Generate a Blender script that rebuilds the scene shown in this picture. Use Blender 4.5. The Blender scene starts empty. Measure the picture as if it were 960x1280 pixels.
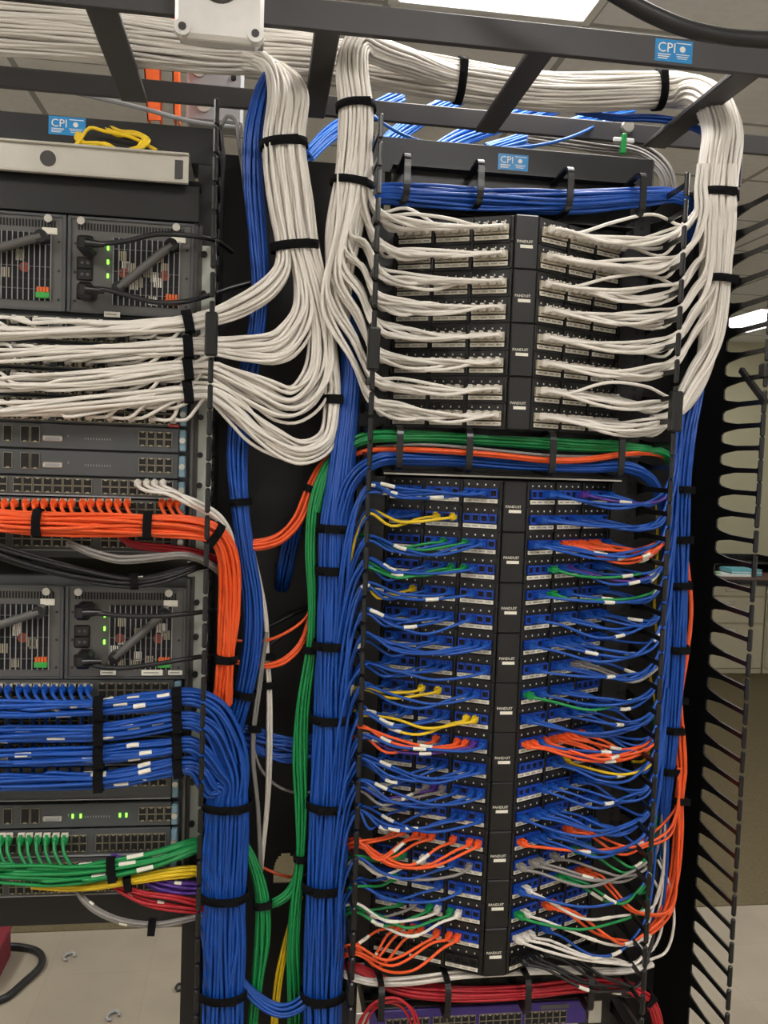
import bpy, math, random
import numpy as np
from mathutils import Vector, Matrix

random.seed(7)
RNG = np.random.RandomState(11)
C = bpy.context.scene.collection
SC = bpy.context.scene
PI = math.pi

# ------------------------------------------------------------------ camera
F = 1107.0
YAW, PITCH, ROLL = math.radians(8.0), math.radians(3.4), math.radians(2.0)
CAM = Vector((0, 0, 1.62))
_f0 = Vector((math.sin(YAW), math.cos(YAW), 0)); _r0 = Vector((math.cos(YAW), -math.sin(YAW), 0)); _z = Vector((0, 0, 1))
FW = _f0 * math.cos(PITCH) - _z * math.sin(PITCH)
_up = _f0 * math.sin(PITCH) + _z * math.cos(PITCH)
UP = _up * math.cos(ROLL) - _r0 * math.sin(ROLL)
RT = _r0 * math.cos(ROLL) + _up * math.sin(ROLL)
cd = bpy.data.cameras.new('camera'); cam = bpy.data.objects.new('camera', cd); C.objects.link(cam)
cd.sensor_fit = 'VERTICAL'; cd.sensor_height = 32.0; cd.lens = F / 1280 * 32.0
cd.clip_start = 0.05
m = Matrix((RT, UP, -FW)).transposed().to_4x4(); m.translation = CAM
cam.matrix_world = m
SC.camera = cam

def P(x, y, Y):
    d = FW * F + RT * (x - 480) + UP * (640 - y)
    t = (Y - CAM.y) / d.y
    return CAM + d * t

def PZ(x, y, Z):
    d = FW * F + RT * (x - 480) + UP * (640 - y)
    return CAM + d * ((Z - CAM.z) / d.z)

# ------------------------------------------------------------------ materials
def lin(c):
    return tuple(((v / 255) / 12.92 if v / 255 <= .04045 else ((v / 255 + .055) / 1.055) ** 2.4) for v in c)

def mat(name, rgb, rough=.5, metal=0, spec=.5, var=.12, scale=30, bump=0, emit=None, es=1.0):
    m = bpy.data.materials.new(name); m.use_nodes = True
    nt = m.node_tree; b = nt.nodes['Principled BSDF']
    b.inputs['Roughness'].default_value = rough; b.inputs['Metallic'].default_value = metal
    b.inputs['Specular IOR Level'].default_value = spec
    c = lin(rgb)
    tc = nt.nodes.new('ShaderNodeTexCoord'); nz = nt.nodes.new('ShaderNodeTexNoise')
    nz.inputs['Scale'].default_value = scale; nz.inputs['Detail'].default_value = 4
    nt.links.new(tc.outputs['Object'], nz.inputs['Vector'])
    rp = nt.nodes.new('ShaderNodeValToRGB')
    rp.color_ramp.elements[0].position = .3; rp.color_ramp.elements[1].position = .7
    rp.color_ramp.elements[0].color = (*[v * (1 - var) for v in c], 1)
    rp.color_ramp.elements[1].color = (*[min(1, v * (1 + var)) for v in c], 1)
    nt.links.new(nz.outputs['Fac'], rp.inputs['Fac']); nt.links.new(rp.outputs['Color'], b.inputs['Base Color'])
    if bump:
        bp = nt.nodes.new('ShaderNodeBump'); bp.inputs['Strength'].default_value = bump; bp.inputs['Distance'].default_value = .002
        nt.links.new(nz.outputs['Fac'], bp.inputs['Height']); nt.links.new(bp.outputs['Normal'], b.inputs['Normal'])
    if emit:
        b.inputs['Emission Color'].default_value = (*lin(emit), 1); b.inputs['Emission Strength'].default_value = es
    return m

M = {}
def addm(k, *a, **kw): M[k] = mat(k, *a, **kw)
addm('white_cable', (230, 224, 215), .42, var=.05, scale=6)
addm('blue_cable', (18, 76, 166), .38, var=.12, scale=6)
addm('light_blue_cable', (40, 110, 205), .35, var=.12, scale=6)
addm('orange_cable', (242, 92, 38), .4, var=.08, scale=6)
addm('green_cable', (22, 138, 72), .4, var=.1, scale=6)
addm('yellow_cable', (232, 196, 30), .4, var=.06, scale=6)
addm('red_cable', (178, 30, 42), .4, var=.1, scale=6)
addm('purple_cable', (84, 48, 140), .4, var=.1, scale=6)
addm('gray_cable', (138, 134, 130), .45, var=.06, scale=6)
addm('black_cable', (30, 30, 32), .42, var=.1, scale=6)
addm('clear_plug', (214, 206, 190), .25, var=.1, scale=60)
addm('velcro', (16, 16, 18), .9, spec=.15, var=.3, scale=200, bump=.3)
addm('black_metal', (21, 20, 22), .45, var=.12, scale=12)
addm('black_plastic', (20, 20, 21), .3, var=.1, scale=12)
addm('ladder_paint', (68, 66, 68), .5, var=.06, scale=10)
addm('panel_black', (19, 18, 19), .42, var=.1, scale=20)
addm('chassis_grey', (92, 90, 88), .5, metal=.2, var=.06, scale=20)
addm('module_grey', (78, 80, 82), .48, metal=.15, var=.06, scale=20)
addm('dark_hole', (9, 9, 10), .7, var=.1)
addm('silver', (196, 192, 182), .38, metal=.55, var=.06, scale=15)
addm('rail_zinc', (206, 210, 200), .42, metal=.0, var=.06, scale=15)
addm('port_metal', (176, 166, 140), .38, metal=.5, var=.08, scale=60)
addm('tag_white', (234, 229, 214), .6, var=.08, scale=90)
addm('text_dark', (70, 68, 68), .7)
addm('blue_jack', (22, 66, 170), .35, var=.08)
addm('white_jack', (205, 196, 176), .35, var=.08)
addm('cpi_blue', (38, 140, 206), .35, var=.04)
addm('paper_white', (236, 236, 232), .6, var=.03)
addm('led_green', (90, 230, 60), .4, emit=(120, 255, 60), es=3.0)
addm('term_green', (60, 165, 70), .4)
addm('term_orange', (225, 105, 45), .4)
addm('fan_orange', (140, 62, 36), .5)
addm('purple_panel', (62, 44, 120), .4, var=.05)
addm('cast_grey', (228, 226, 222), .42, metal=.25, var=.05, scale=25)
addm('box_grey', (150, 150, 152), .5, var=.06)
addm('orange_tape', (250, 105, 40), .5)
addm('maroon', (110, 26, 40), .7)
addm('cabinet_beige', (172, 166, 142), .5, var=.03)
addm('desk_wood', (84, 52, 40), .5, var=.1)
addm('green_clip', (30, 150, 70), .4)
addm('cyan_paper', (110, 190, 205), .6)
addm('zip_clear', (225, 222, 214), .3)
addm('lug_blue', (120, 150, 165), .4)
addm('lug_red', (180, 66, 60), .4)

def lamp_mat(name, strength, col=(255, 251, 246)):
    m = bpy.data.materials.new(name); m.use_nodes = True
    b = m.node_tree.nodes['Principled BSDF']
    b.inputs['Base Color'].default_value = (.8, .8, .8, 1)
    b.inputs['Emission Color'].default_value = (*lin(col), 1); b.inputs['Emission Strength'].default_value = strength
    return m

def grid_mat(name, rgb, line, size, width, rough=.7, mot=.05, nscale=3.0):
    """flat tiles with thin lines between, laid in world metres"""
    m = bpy.data.materials.new(name); m.use_nodes = True
    nt = m.node_tree; b = nt.nodes['Principled BSDF']; b.inputs['Roughness'].default_value = rough
    b.inputs['Specular IOR Level'].default_value = .3
    tc = nt.nodes.new('ShaderNodeTexCoord'); br = nt.nodes.new('ShaderNodeTexBrick')
    br.offset = 0; br.squash = 1
    br.inputs['Scale'].default_value = 1.0; br.inputs['Brick Width'].default_value = size; br.inputs['Row Height'].default_value = size
    br.inputs['Mortar Size'].default_value = width; br.inputs['Mortar Smooth'].default_value = .1
    c = lin(rgb)
    br.inputs['Color1'].default_value = (*c, 1); br.inputs['Color2'].default_value = (*[v * .97 for v in c], 1)
    br.inputs['Mortar'].default_value = (*lin(line), 1)
    nz = nt.nodes.new('ShaderNodeTexNoise'); nz.inputs['Scale'].default_value = nscale; nz.inputs['Detail'].default_value = 8
    mx = nt.nodes.new('ShaderNodeMixRGB'); mx.blend_type = 'MULTIPLY'; mx.inputs['Fac'].default_value = 1
    rp = nt.nodes.new('ShaderNodeValToRGB')
    rp.color_ramp.elements[0].position = .35; rp.color_ramp.elements[1].position = .65
    rp.color_ramp.elements[0].color = (1 - mot,) * 3 + (1,); rp.color_ramp.elements[1].color = (1, 1, 1, 1)
    nt.links.new(tc.outputs['Object'], br.inputs['Vector']); nt.links.new(tc.outputs['Object'], nz.inputs['Vector'])
    nt.links.new(nz.outputs['Fac'], rp.inputs['Fac'])
    nt.links.new(br.outputs['Color'], mx.inputs['Color1']); nt.links.new(rp.outputs['Color'], mx.inputs['Color2'])
    nt.links.new(mx.outputs['Color'], b.inputs['Base Color'])
    return m
M['ceiling_tile'] = grid_mat('ceiling_tile', (246, 246, 244), (176, 176, 174), .61, .012, .85, .06, 30)
M['floor_tile'] = grid_mat('floor_tile', (150, 141, 125), (141, 132, 116), .305, .0015, .5, .12, 5)
addm('carpet', (96, 87, 66), .95, spec=.1, var=.18, scale=120, bump=.5)
addm('wall_paint', (196, 192, 164), .8, spec=.2, var=.02, scale=4)
addm('wall_white', (238, 237, 234), .8, spec=.2, var=.02, scale=4)

# ------------------------------------------------------------------ mesh building
class MB:
    def __init__(s): s.v = []; s.f = []; s.mi = []; s.sm = []; s.mats = []
    def _m(s, m):
        if m not in s.mats: s.mats.append(m)
        return s.mats.index(m)
    def add(s, vs, fs, m, smooth=False):
        o = len(s.v); s.v.extend([tuple(v) for v in vs]); k = s._m(m)
        for f in fs: s.f.append([i + o for i in f]); s.mi.append(k); s.sm.append(smooth)
        return s
    def box(s, lo, hi, m, bev=0.0):
        return s.obox([(lo[i] + hi[i]) / 2 for i in range(3)], (1, 0, 0), (0, 1, 0), (0, 0, 1), [(hi[i] - lo[i]) / 2 for i in range(3)], m, bev)
    def obox(s, c, ax, ay, az, h, m, bev=0.0):
        """box with centre c, axes ax/ay/az (unit) and half sizes h; bev cuts the edges"""
        c = Vector(c); ax, ay, az = Vector(ax), Vector(ay), Vector(az)
        hx, hy, hz = h; b = min(bev, hx * .9, hy * .9, hz * .9)
        if b <= 0:
            vs = [c + ax * sx * hx + ay * sy * hy + az * sz * hz for sz in (-1, 1) for sy in (-1, 1) for sx in (-1, 1)]
            fs = [(0, 2, 3, 1), (4, 5, 7, 6), (0, 1, 5, 4), (2, 6, 7, 3), (0, 4, 6, 2), (1, 3, 7, 5)]
            return s.add(vs, fs, m)
        vs = []; idx = {}
        for sx in (-1, 1):
            for sy in (-1, 1):
                for sz in (-1, 1):
                    for k in range(3):
                        hh = [hx, hy, hz]; hh = [hh[i] - (0 if i == k else b) for i in range(3)]
                        idx[(sx, sy, sz, k)] = len(vs)
                        vs.append(c + ax * sx * hh[0] + ay * sy * hh[1] + az * sz * hh[2])
        fs = []
        S = (-1, 1)
        for g in S:
            fs.append([idx[(g, a, d, 0)] for a, d in ((-1, -1), (1, -1), (1, 1), (-1, 1))][::g])
            fs.append([idx[(a, g, d, 1)] for a, d in ((-1, -1), (-1, 1), (1, 1), (1, -1))][::g])
            fs.append([idx[(a, d, g, 2)] for a, d in ((-1, -1), (1, -1), (1, 1), (-1, 1))][::g])
        for g in S:
            for e in S:
                fs.append([idx[(g, e, -1, 0)], idx[(g, e, 1, 0)], idx[(g, e, 1, 1)], idx[(g, e, -1, 1)]])
                fs.append([idx[(g, -1, e, 0)], idx[(g, 1, e, 0)], idx[(g, 1, e, 2)], idx[(g, -1, e, 2)]])
                fs.append([idx[(-1, g, e, 1)], idx[(1, g, e, 1)], idx[(1, g, e, 2)], idx[(-1, g, e, 2)]])
                for d in S:
                    fs.append([idx[(g, e, d, 0)], idx[(g, e, d, 1)], idx[(g, e, d, 2)]])
        return s.add(vs, fs, m)
    def quad(s, a, b, c, d, m): return s.add([a, b, c, d], [(0, 1, 2, 3)], m)
    def cyl(s, p, q, r, m, n=16, r2=None):
        p, q = Vector(p), Vector(q); t = (q - p).normalized()
        u = t.orthogonal().normalized(); w = t.cross(u); r2 = r if r2 is None else r2
        vs = []
        for k in range(n):
            a = 2 * PI * k / n; d = u * math.cos(a) + w * math.sin(a); vs += [p + d * r, q + d * r2]
        s.add(vs, [(2 * k, 2 * ((k + 1) % n), 2 * ((k + 1) % n) + 1, 2 * k + 1) for k in range(n)], m, True)
        return s.add(vs, [tuple(2 * k for k in range(n))[::-1], tuple(2 * k + 1 for k in range(n))], m)
    def tube(s, pts, r, m, sides=7, caps=True):
        P_ = np.array([tuple(p) for p in pts], float); n = len(P_)
        T = np.gradient(P_, axis=0); T /= np.maximum(np.linalg.norm(T, axis=1, keepdims=True), 1e-9)
        u = np.cross(T[0], (0, 0, 1.)); 
        if np.linalg.norm(u) < .1: u = np.cross(T[0], (0, 1., 0))
        u /= np.linalg.norm(u)
        U = np.empty_like(P_); U[0] = u
        for i in range(1, n):
            u = u - T[i] * u.dot(T[i]); u /= max(np.linalg.norm(u), 1e-9); U[i] = u
        W = np.cross(T, U)
        a = np.arange(sides) * 2 * PI / sides
        R = r if np.ndim(r) else np.full(n, r)
        V = P_[:, None, :] + R[:, None, None] * (U[:, None, :] * np.cos(a)[None, :, None] + W[:, None, :] * np.sin(a)[None, :, None])
        fs = [(i * sides + k, i * sides + (k + 1) % sides, (i + 1) * sides + (k + 1) % sides, (i + 1) * sides + k) for i in range(n - 1) for k in range(sides)]
        s.add(V.reshape(-1, 3).tolist(), fs, m, True)
        if caps:
            s.add(V[0].tolist() + V[-1].tolist(), [tuple(range(sides))[::-1], tuple(range(sides, 2 * sides))], m)
        return s
    def prism(s, poly, d, m):
        """poly: ordered 3-D outline, extruded along vector d"""
        n = len(poly); d = Vector(d); vs = [Vector(p) for p in poly]; vs += [v + d for v in vs]
        return s.add(vs, [tuple(range(n))[::-1], tuple(range(n, 2 * n))] + [(k, (k + 1) % n, (k + 1) % n + n, k + n) for k in range(n)], m)
    def mesh(s, name, off=(0, 0, 0)):
        me = bpy.data.meshes.new(name)
        o = off
        me.from_pydata([(v[0] - o[0], v[1] - o[1], v[2] - o[2]) for v in s.v], [], s.f)
        for k in s.mats: me.materials.append(M[k] if isinstance(k, str) else k)
        me.polygons.foreach_set('material_index', s.mi); me.polygons.foreach_set('use_smooth', s.sm)
        me.update(); return me

def tag(o, label, cat, group=None):
    o['label'] = label; o['category'] = cat
    if group: o['group'] = group
    return o
def thing(name, loc, label, cat, group=None):
    o = bpy.data.objects.new(name, None); C.objects.link(o); o.location = loc; o.empty_display_size = .02
    o['base'] = list(loc)
    return tag(o, label, cat, group)
def base(o):
    while o.parent: o = o.parent
    return tuple(o['base'])
def part(name, mb, parent, label=None):
    o = bpy.data.objects.new(name, mb.mesh(name, base(parent))); C.objects.link(o); o.parent = parent
    if label: o['label'] = label
    return o
def solo(name, mb, loc, label, cat, group=None):
    o = bpy.data.objects.new(name, mb.mesh(name, loc)); C.objects.link(o); o.location = loc
    return tag(o, label, cat, group)
def struct(name, mb, loc=(0, 0, 0)):
    o = bpy.data.objects.new(name, mb.mesh(name, loc)); C.objects.link(o); o.location = loc; o['kind'] = 'structure'
    return o
def shared(name, me, parent, loc, rot=None):
    o = bpy.data.objects.new(name, me); C.objects.link(o); o.parent = parent
    bs = base(parent)
    mm = (rot.to_4x4() if rot else Matrix.Identity(4)); mm.translation = Vector(loc) - Vector(bs)
    o.matrix_local = mm
    return o
def text_mesh(txt, size, m, origin, ax, az, depth=.0006):
    """letters standing on a face: origin = lower left, ax right, az up"""
    cu = bpy.data.curves.new('t', 'FONT'); cu.body = txt; cu.size = size; cu.extrude = depth / 2; cu.resolution_u = 2
    ob = bpy.data.objects.new('t', cu); C.objects.link(ob)
    dg = bpy.context.evaluated_depsgraph_get(); me = bpy.data.meshes.new_from_object(ob.evaluated_get(dg))
    mb = MB(); ax, az = Vector(ax), Vector(az); ay = az.cross(ax)   # towards the back; text front is -ay... letters are thin slabs
    o = Vector(origin)
    mb.add([o + ax * v.co.x + az * v.co.y - ay * v.co.z * 1.0 for v in me.vertices], [tuple(p.vertices) for p in me.polygons], m)
    bpy.data.objects.remove(ob); bpy.data.curves.remove(cu); bpy.data.meshes.remove(me)
    return mb

# ------------------------------------------------------------------ splines and cables
def spline(pts, step=.013):
    """centripetal Catmull-Rom through pts (first three columns are xyz; more columns ride along)"""
    A = np.array([tuple(p) for p in pts], float)
    keep = [0] + [i for i in range(1, len(A)) if np.linalg.norm(A[i, :3] - A[i - 1, :3]) > 1e-5]
    A = A[keep]
    if len(A) < 2: return A
    A = np.vstack([2 * A[0] - A[1], A, 2 * A[-1] - A[-2]])
    out = []
    for i in range(1, len(A) - 2):
        p0, p1, p2, p3 = A[i - 1], A[i], A[i + 1], A[i + 2]
        d = [max(np.linalg.norm((b - a)[:3]), 1e-6) ** .5 for a, b in ((p0, p1), (p1, p2), (p2, p3))]
        t0 = 0; t1 = d[0]; t2 = t1 + d[1]; t3 = t2 + d[2]
        n = max(2, int(np.ceil(np.linalg.norm((p2 - p1)[:3]) / step)))
        t = np.linspace(t1, t2, n, endpoint=False)[:, None]
        a1 = (t1 - t) / (t1 - t0) * p0 + (t - t0) / (t1 - t0) * p1
        a2 = (t2 - t) / (t2 - t1) * p1 + (t - t1) / (t2 - t1) * p2
        a3 = (t3 - t) / (t3 - t2) * p2 + (t - t2) / (t3 - t2) * p3
        b1 = (t2 - t) / (t2 - t0) * a1 + (t - t0) / (t2 - t0) * a2
        b2 = (t3 - t) / (t3 - t1) * a2 + (t - t1) / (t3 - t1) * a3
        out.append((t2 - t) / (t2 - t1) * b1 + (t - t1) / (t2 - t1) * b2)
    out.append(A[-2][None, :])
    return np.vstack(out)

def frames(S):
    X = S[:, :3]; T = np.gradient(X, axis=0); T /= np.maximum(np.linalg.norm(T, axis=1, keepdims=True), 1e-9)
    L = np.cross(T, (0, 1., 0)); L /= np.maximum(np.linalg.norm(L, axis=1, keepdims=True), 1e-6)
    D = np.cross(L, T)
    return X, T, L, D

def rings(a, b, r, shells):
    """cable seats: shells of an ellipse a x b, front half outer shell full, as (rho, angle)"""
    out = []
    for k in range(shells):
        aa, bb = a - r - k * 1.75 * r, b - r - k * 1.75 * r
        if aa < r * .6 or bb < r * .6:
            if not out or k == 0: out.append((0, 0))
            break
        per = PI * (3 * (aa + bb) - math.sqrt((3 * aa + bb) * (aa + 3 * bb)))
        n = max(3, int(per / (1.92 * r)))
        for j in range(n):
            th = 2 * PI * (j + .5 * k) / n
            out.append((math.cos(th) * aa / a, math.sin(th) * bb / b))
    return out

def w2(p, a, b): return (p[0], p[1], p[2], a, b)
def path(pts):
    """pts: (px, py, Y, a mm, b mm)"""
    return [w2(P(x, y, Y), a / 1000, b / 1000) for x, y, Y, a, b in pts]

def tie_mesh(c, T, L, D, a, b, wid=.012, thick=.0022):
    mb = MB(); n = 26; vs = []
    for k in range(n):
        th = 2 * PI * k / n; ct, st = math.cos(th), math.sin(th)
        for sg, gr in ((-1, .0), (-1, thick), (1, thick), (1, .0)):
            q = c + T * (sg * wid / 2) + L * ct * (a + gr) + D * st * (b + gr)
            vs.append(q)
    fs = []
    for k in range(n):
        k2 = (k + 1) % n
        for j in range(4):
            j2 = (j + 1) % 4
            fs.append((k * 4 + j, k2 * 4 + j, k2 * 4 + j2, k * 4 + j2))
    mb.add(vs, fs, 'velcro', True)
    e = c + L * (a * .3) - D * (b + .001)        # loose tongue of the strap
    mb.obox(e, L, D, T, (.012, .0016, wid / 2 * .96), 'velcro')
    return mb

def harness(name, label, cat, pts, m, r=.0031, shells=2, cap=100, ties=(), wander=.22, group=None, heads=None, tails=None, plug=None,
            limit=None, sleeves=0, tiew=.013, raw=False, tscale=1.0):
    """a tied run of cables. pts from path(); ties: pixel-free fractions or world indices (control point index, may be fractional)"""
    S = spline(pts if raw else path(pts), .028)
    X, T, L, D = frames(S)
    n = len(S)
    mid = S[n // 2]
    a0 = float(np.median(S[:, 3])); b0 = float(np.median(S[:, 4]))
    seats = rings(a0, b0, r, shells)[:cap]
    if limit: 
        random.shuffle(seats); seats = seats[:limit]
    root = thing(name, tuple(X[n // 2]), label, cat, group)
    s = np.linspace(0, 1, n); length = float(np.sum(np.linalg.norm(np.diff(X, axis=0), axis=1)))
    nf = max(1.0, length / .35)
    if tails: random.shuffle(seats)
    obs = []
    for i, (u, v) in enumerate(seats):
        ph = RNG.rand(4) * 2 * PI; am = wander * (.4 + .6 * RNG.rand(3))
        du = am[0] * np.sin(nf * 2 * s * (.6 + .5 * RNG.rand()) * PI + ph[0]) * .5
        dv = am[1] * np.sin(nf * 2 * s * (.6 + .5 * RNG.rand()) * PI + ph[1]) * .5
        uu = u + du; vv = v + dv
        q = np.sqrt(uu * uu + vv * vv); k = np.where(q > 1.0, 1.0 / np.maximum(q, 1e-6), 1); uu = uu * k; vv = vv * k
        pc = X + L * (uu * np.maximum(S[:, 3] - r * .2, .0005))[:, None] + D * (vv * np.maximum(S[:, 4] - r * .2, .0005))[:, None]
        pc = pc.tolist()
        if heads: pc = [tuple(p) for p in heads[i % len(heads)]] + pc[1:]
        if tails: pc = pc[:-1] + [tuple(p) for p in tails[i % len(tails)]]
        Q = spline(pc, .014)
        mb = MB().tube(Q, r, m)
        o = part('cable', mb, root); obs.append((o, Q))
        if plug and tails:
            e = Vector(Q[-1]); d = Vector(plug)
            part('plug', boot(e, d, Vector((0, 0, 1)), m, .016), o)
        if sleeves and i < sleeves:
            k = int(len(Q) * (.45 + .4 * RNG.rand())); k = min(max(k, 1), len(Q) - 3)
            part('label_sleeve', MB().tube(Q[k:k + 2] if len(Q) < k + 3 else Q[k:k + 2], r + .0007, 'tag_white', 8), o, 'white wrap-around label')
    for t in ties:
        f = t * (n - 1); k = int(min(max(f, 1), n - 2))
        tb = tie_mesh(Vector(X[k]), Vector(T[k]), Vector(L[k]), Vector(D[k]), S[k, 3] * tscale + .0012, S[k, 4] * tscale + .0012, tiew)
        part('velcro_tie', tb, root, 'black hook-and-loop tie')
    return root

def boot(p, d, up, m, ln=.022, body='clear_plug'):
    """modular plug: clear nose at p going into -d direction, coloured tapered boot along d"""
    d = Vector(d).normalized(); up = Vector(up); s = d.cross(up).normalized(); up = s.cross(d)
    mb = MB(); p = Vector(p)
    mb.obox(p + d * .004, s, d, up, (.0058, .006, .0040), body, .0008)
    st = [(.009, .0062, .0058), (.013, .0060, .0062), (.018, .0044, .0046), (ln + .006, .0034, .0034)]
    vs = []
    for t, a, b in st:
        for ca, cb in ((-1, -.6), (-.6, -1), (.6, -1), (1, -.6), (1, .6), (.6, 1), (-.6, 1), (-1, .6)):
            vs.append(p + d * t + s * ca * a + up * cb * b)
    fs = [tuple(range(8)), tuple(range(24, 32))[::-1]]
    for i in range(3):
        for k in range(8): fs.append((i * 8 + k, i * 8 + (k + 1) % 8, (i + 1) * 8 + (k + 1) % 8, (i + 1) * 8 + k))
    mb.add(vs, fs, m)
    mb.obox(p + d * .012 + up * .0068, s, d, up, (.0028, .006, .0009), m)     # latch cover
    return mb

EXPOSURE = 0.45
CEIL = 2.95
# ================================================================== the room
mb = MB().box((-3.6, -2.4, -.1), (5.6, 3.0, 0), 'floor_tile'); struct('floor', mb)
mb = MB().box((-3.6, 3.0, -.1), (5.6, 8.7, .004), 'carpet'); struct('floor_carpet', mb)
mb = MB().box((-3.6, -2.4, CEIL), (5.6, 8.7, CEIL + .1), 'ceiling_tile'); o = struct('ceiling', mb, (.33, 1.43, CEIL))
mb = MB().box((-3.6, 8.6, 0), (5.6, 8.7, CEIL), 'wall_paint'); struct('wall_back', mb)
mb = MB().box((-3.7, -2.4, 0), (-3.6, 8.7, CEIL), 'wall_white'); struct('wall_left', mb)
mb = MB().box((5.6, -2.4, 0), (5.7, 8.7, CEIL), 'wall_white'); struct('wall_right', mb)
mb = MB().box((-3.6, -2.5, 0), (5.6, -2.4, CEIL), 'wall_white'); struct('wall_front', mb)

M['lamp'] = lamp_mat('lamp_diffuser', 17.0); M['lamp_near'] = lamp_mat('lamp_near', 12.0); M['lamp_far'] = lamp_mat('lamp_far', 4.5)  # lamp strengths set per zone to balance brightness, not by tube age
def troffer(x0, y0, label, lamp='lamp', w=.61, l=1.21):
    r = thing('ceiling_light', (x0 + w / 2, y0 + l / 2, CEIL), label, 'ceiling light')
    mb = MB()
    for a, b in (((x0, y0), (x0 + .03, y0 + l)), ((x0 + w - .03, y0), (x0 + w, y0 + l)), ((x0 + .03, y0), (x0 + w - .03, y0 + .03)), ((x0 + .03, y0 + l - .03), (x0 + w - .03, y0 + l))):
        mb.box((a[0], a[1], CEIL - .012), (b[0], b[1], CEIL), 'paper_white', .003)
    part('frame', mb, r)
    part('diffuser', MB().box((x0 + .03, y0 + .03, CEIL - .008), (x0 + w - .03, y0 + l - .03, CEIL - .001), lamp), r, 'glowing white diffuser')
troffer(.33, 1.43, 'bright fluorescent ceiling panel right above the white cables on the ladder rack', 'lamp_near')
troffer(-2.11, 1.43, 'fluorescent ceiling panel over the next aisle beyond the left rack')
troffer(2.77, 1.43, 'fluorescent ceiling panel over the aisle beyond the right rack')
troffer(.33, -1.01, 'fluorescent ceiling panel over the aisle where the photo was taken', 'lamp_near')
troffer(-2.11, -1.01, 'fluorescent ceiling panel over the aisle, by the corner of the room')
troffer(2.77, -1.01, 'fluorescent ceiling panel over the aisle, by the end wall')
troffer(3.95, 6.75, 'fluorescent ceiling panel seen far off behind the cable fingers', 'lamp_far')
troffer(1.5, 5.1, 'unseen fluorescent ceiling panel over the carpet, added to light the back wall', 'lamp_far')  # out of view, put in to brighten the back wall

# ================================================================== desk and cabinets far off
cx0, cy = 3.42, 6.55
for i in range(3):
    x0 = cx0 + i * .62
    which = ['nearest the racks', 'in the middle of the three', 'farthest from the racks'][i]
    r = thing('filing_cabinet', (x0 + .3, cy + .25, 0.004), 'beige metal filing cabinet under the brown desk top, ' + which, 'cabinet', 'filing cabinets under the desk top')
    part('body', MB().box((x0, cy, .004), (x0 + .61, cy + .55, .73), 'cabinet_beige', .006), r)
    for k, (z0, z1) in enumerate(((.05, .40), (.415, .62), (.632, .722))):
        d = part('drawer', MB().box((x0 + .012, cy - .018, z0), (x0 + .598, cy + .002, z1), 'cabinet_beige', .005), r)
        hx = x0 + .3
        part('handle', MB().box((hx - .05, cy - .034, z1 - .05), (hx + .05, cy - .018, z1 - .03), 'silver', .004), d)
r = thing('desk', (cx0 + .9, cy + .3, .76), 'dark brown wooden desk standing over the beige filing cabinets', 'desk')
part('desktop', MB().box((cx0 - .05, cy - .06, .732), (cx0 + 1.95, cy + .75, .772), 'desk_wood', .006), r)
part('edge_strip', MB().box((cx0 - .05, cy - .066, .735), (cx0 + 1.95, cy - .06, .769), 'black_plastic'), r)
for i, (dx, dy, w_, d_, h_, mm, lb) in enumerate(((.28, .12, .3, .22, .012, 'paper_white', 'stack of white papers lying on the brown desk top'),
                                              (.42, .2, .26, .2, .05, 'cyan_paper', 'pale cyan folder stack lying on the brown desk top'),
                                              (.1, .2, .22, .2, .02, 'term_green', 'green folder lying on the brown desk top nearest the racks'))):
    x0, y0 = cx0 + dx, cy + dy
    mb = MB()
    for k in range(5):
        t = RNG.rand(3) * .02 - .01
        mb.box((x0 + t[0], y0 + t[1], .772 + h_ * k / 5), (x0 + w_ + t[0], y0 + d_ + t[1], .772 + h_ * (k + 1) / 5), mm if k != 2 else 'paper_white')
    solo('paper_stack' if i != 2 else 'folder', mb, (x0 + w_ / 2, y0 + d_ / 2, .772), lb, 'papers')
r = thing('desk_tray', (cx0 + .6, cy + .5, .772), 'black office tray standing on the brown desk top behind the papers', 'tray')
mb = MB(); x0, y0 = cx0 + .35, cy + .42
for k in range(2):
    mb.box((x0, y0, .772 + k * .07), (x0 + .6, y0 + .28, .778 + k * .07), 'black_plastic')
    mb.box((x0, y0 + .27, .772 + k * .07), (x0 + .6, y0 + .28, .83 + k * .07), 'black_plastic')
for xx in (x0, x0 + .59): mb.box((xx, y0, .772), (xx + .01, y0 + .28, .9), 'black_plastic', .003)
part('shelf', mb, r)

# ================================================================== racks
RX = .438                      # middle of the right bay
RY = 1.59                      # rack rail plane
CPI_GROUP = None
def sticker(parent, x, y, z, w, h, face_y):
    """the maker's blue sticker, lettering CPI and small print, on a face looking at -Y; x,z = lower left"""
    st = part('label', MB().box((x, face_y - .0007, z), (x + w, face_y, z + h), 'cpi_blue'), parent, 'blue sticker lettered CPI')
    t = text_mesh('CPI', h * .62, 'paper_white', (x + w * .06, face_y - .0012, z + h * .42), (1, 0, 0), (0, 0, 1))
    part('lettering', t, st)
    mb = MB()
    for k in range(3):
        mb.box((x + w * .08, face_y - .0012, z + h * (.30 - .09 * k)), (x + w * (.42 - .04 * k), face_y - .0006, z + h * (.34 - .09 * k)), 'paper_white')
    for k in range(3):
        mb.box((x + w * (.56 + .02 * k), face_y - .0012, z + h * (.34 - .09 * k)), (x + w * (.92 - .03 * k), face_y - .0006, z + h * (.37 - .09 * k)), 'paper_white')
    mb.box((x + w * .56, face_y - .0012, z + h * .84), (x + w * .95, face_y - .0006, z + h * .88), 'paper_white')
    mb.cyl((x + w * .73, face_y - .0012, z + h * .6), (x + w * .73, face_y - .0004, z + h * .6), h * .14, 'paper_white', 12)
    part('small_print', mb, st)
    return st

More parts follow.
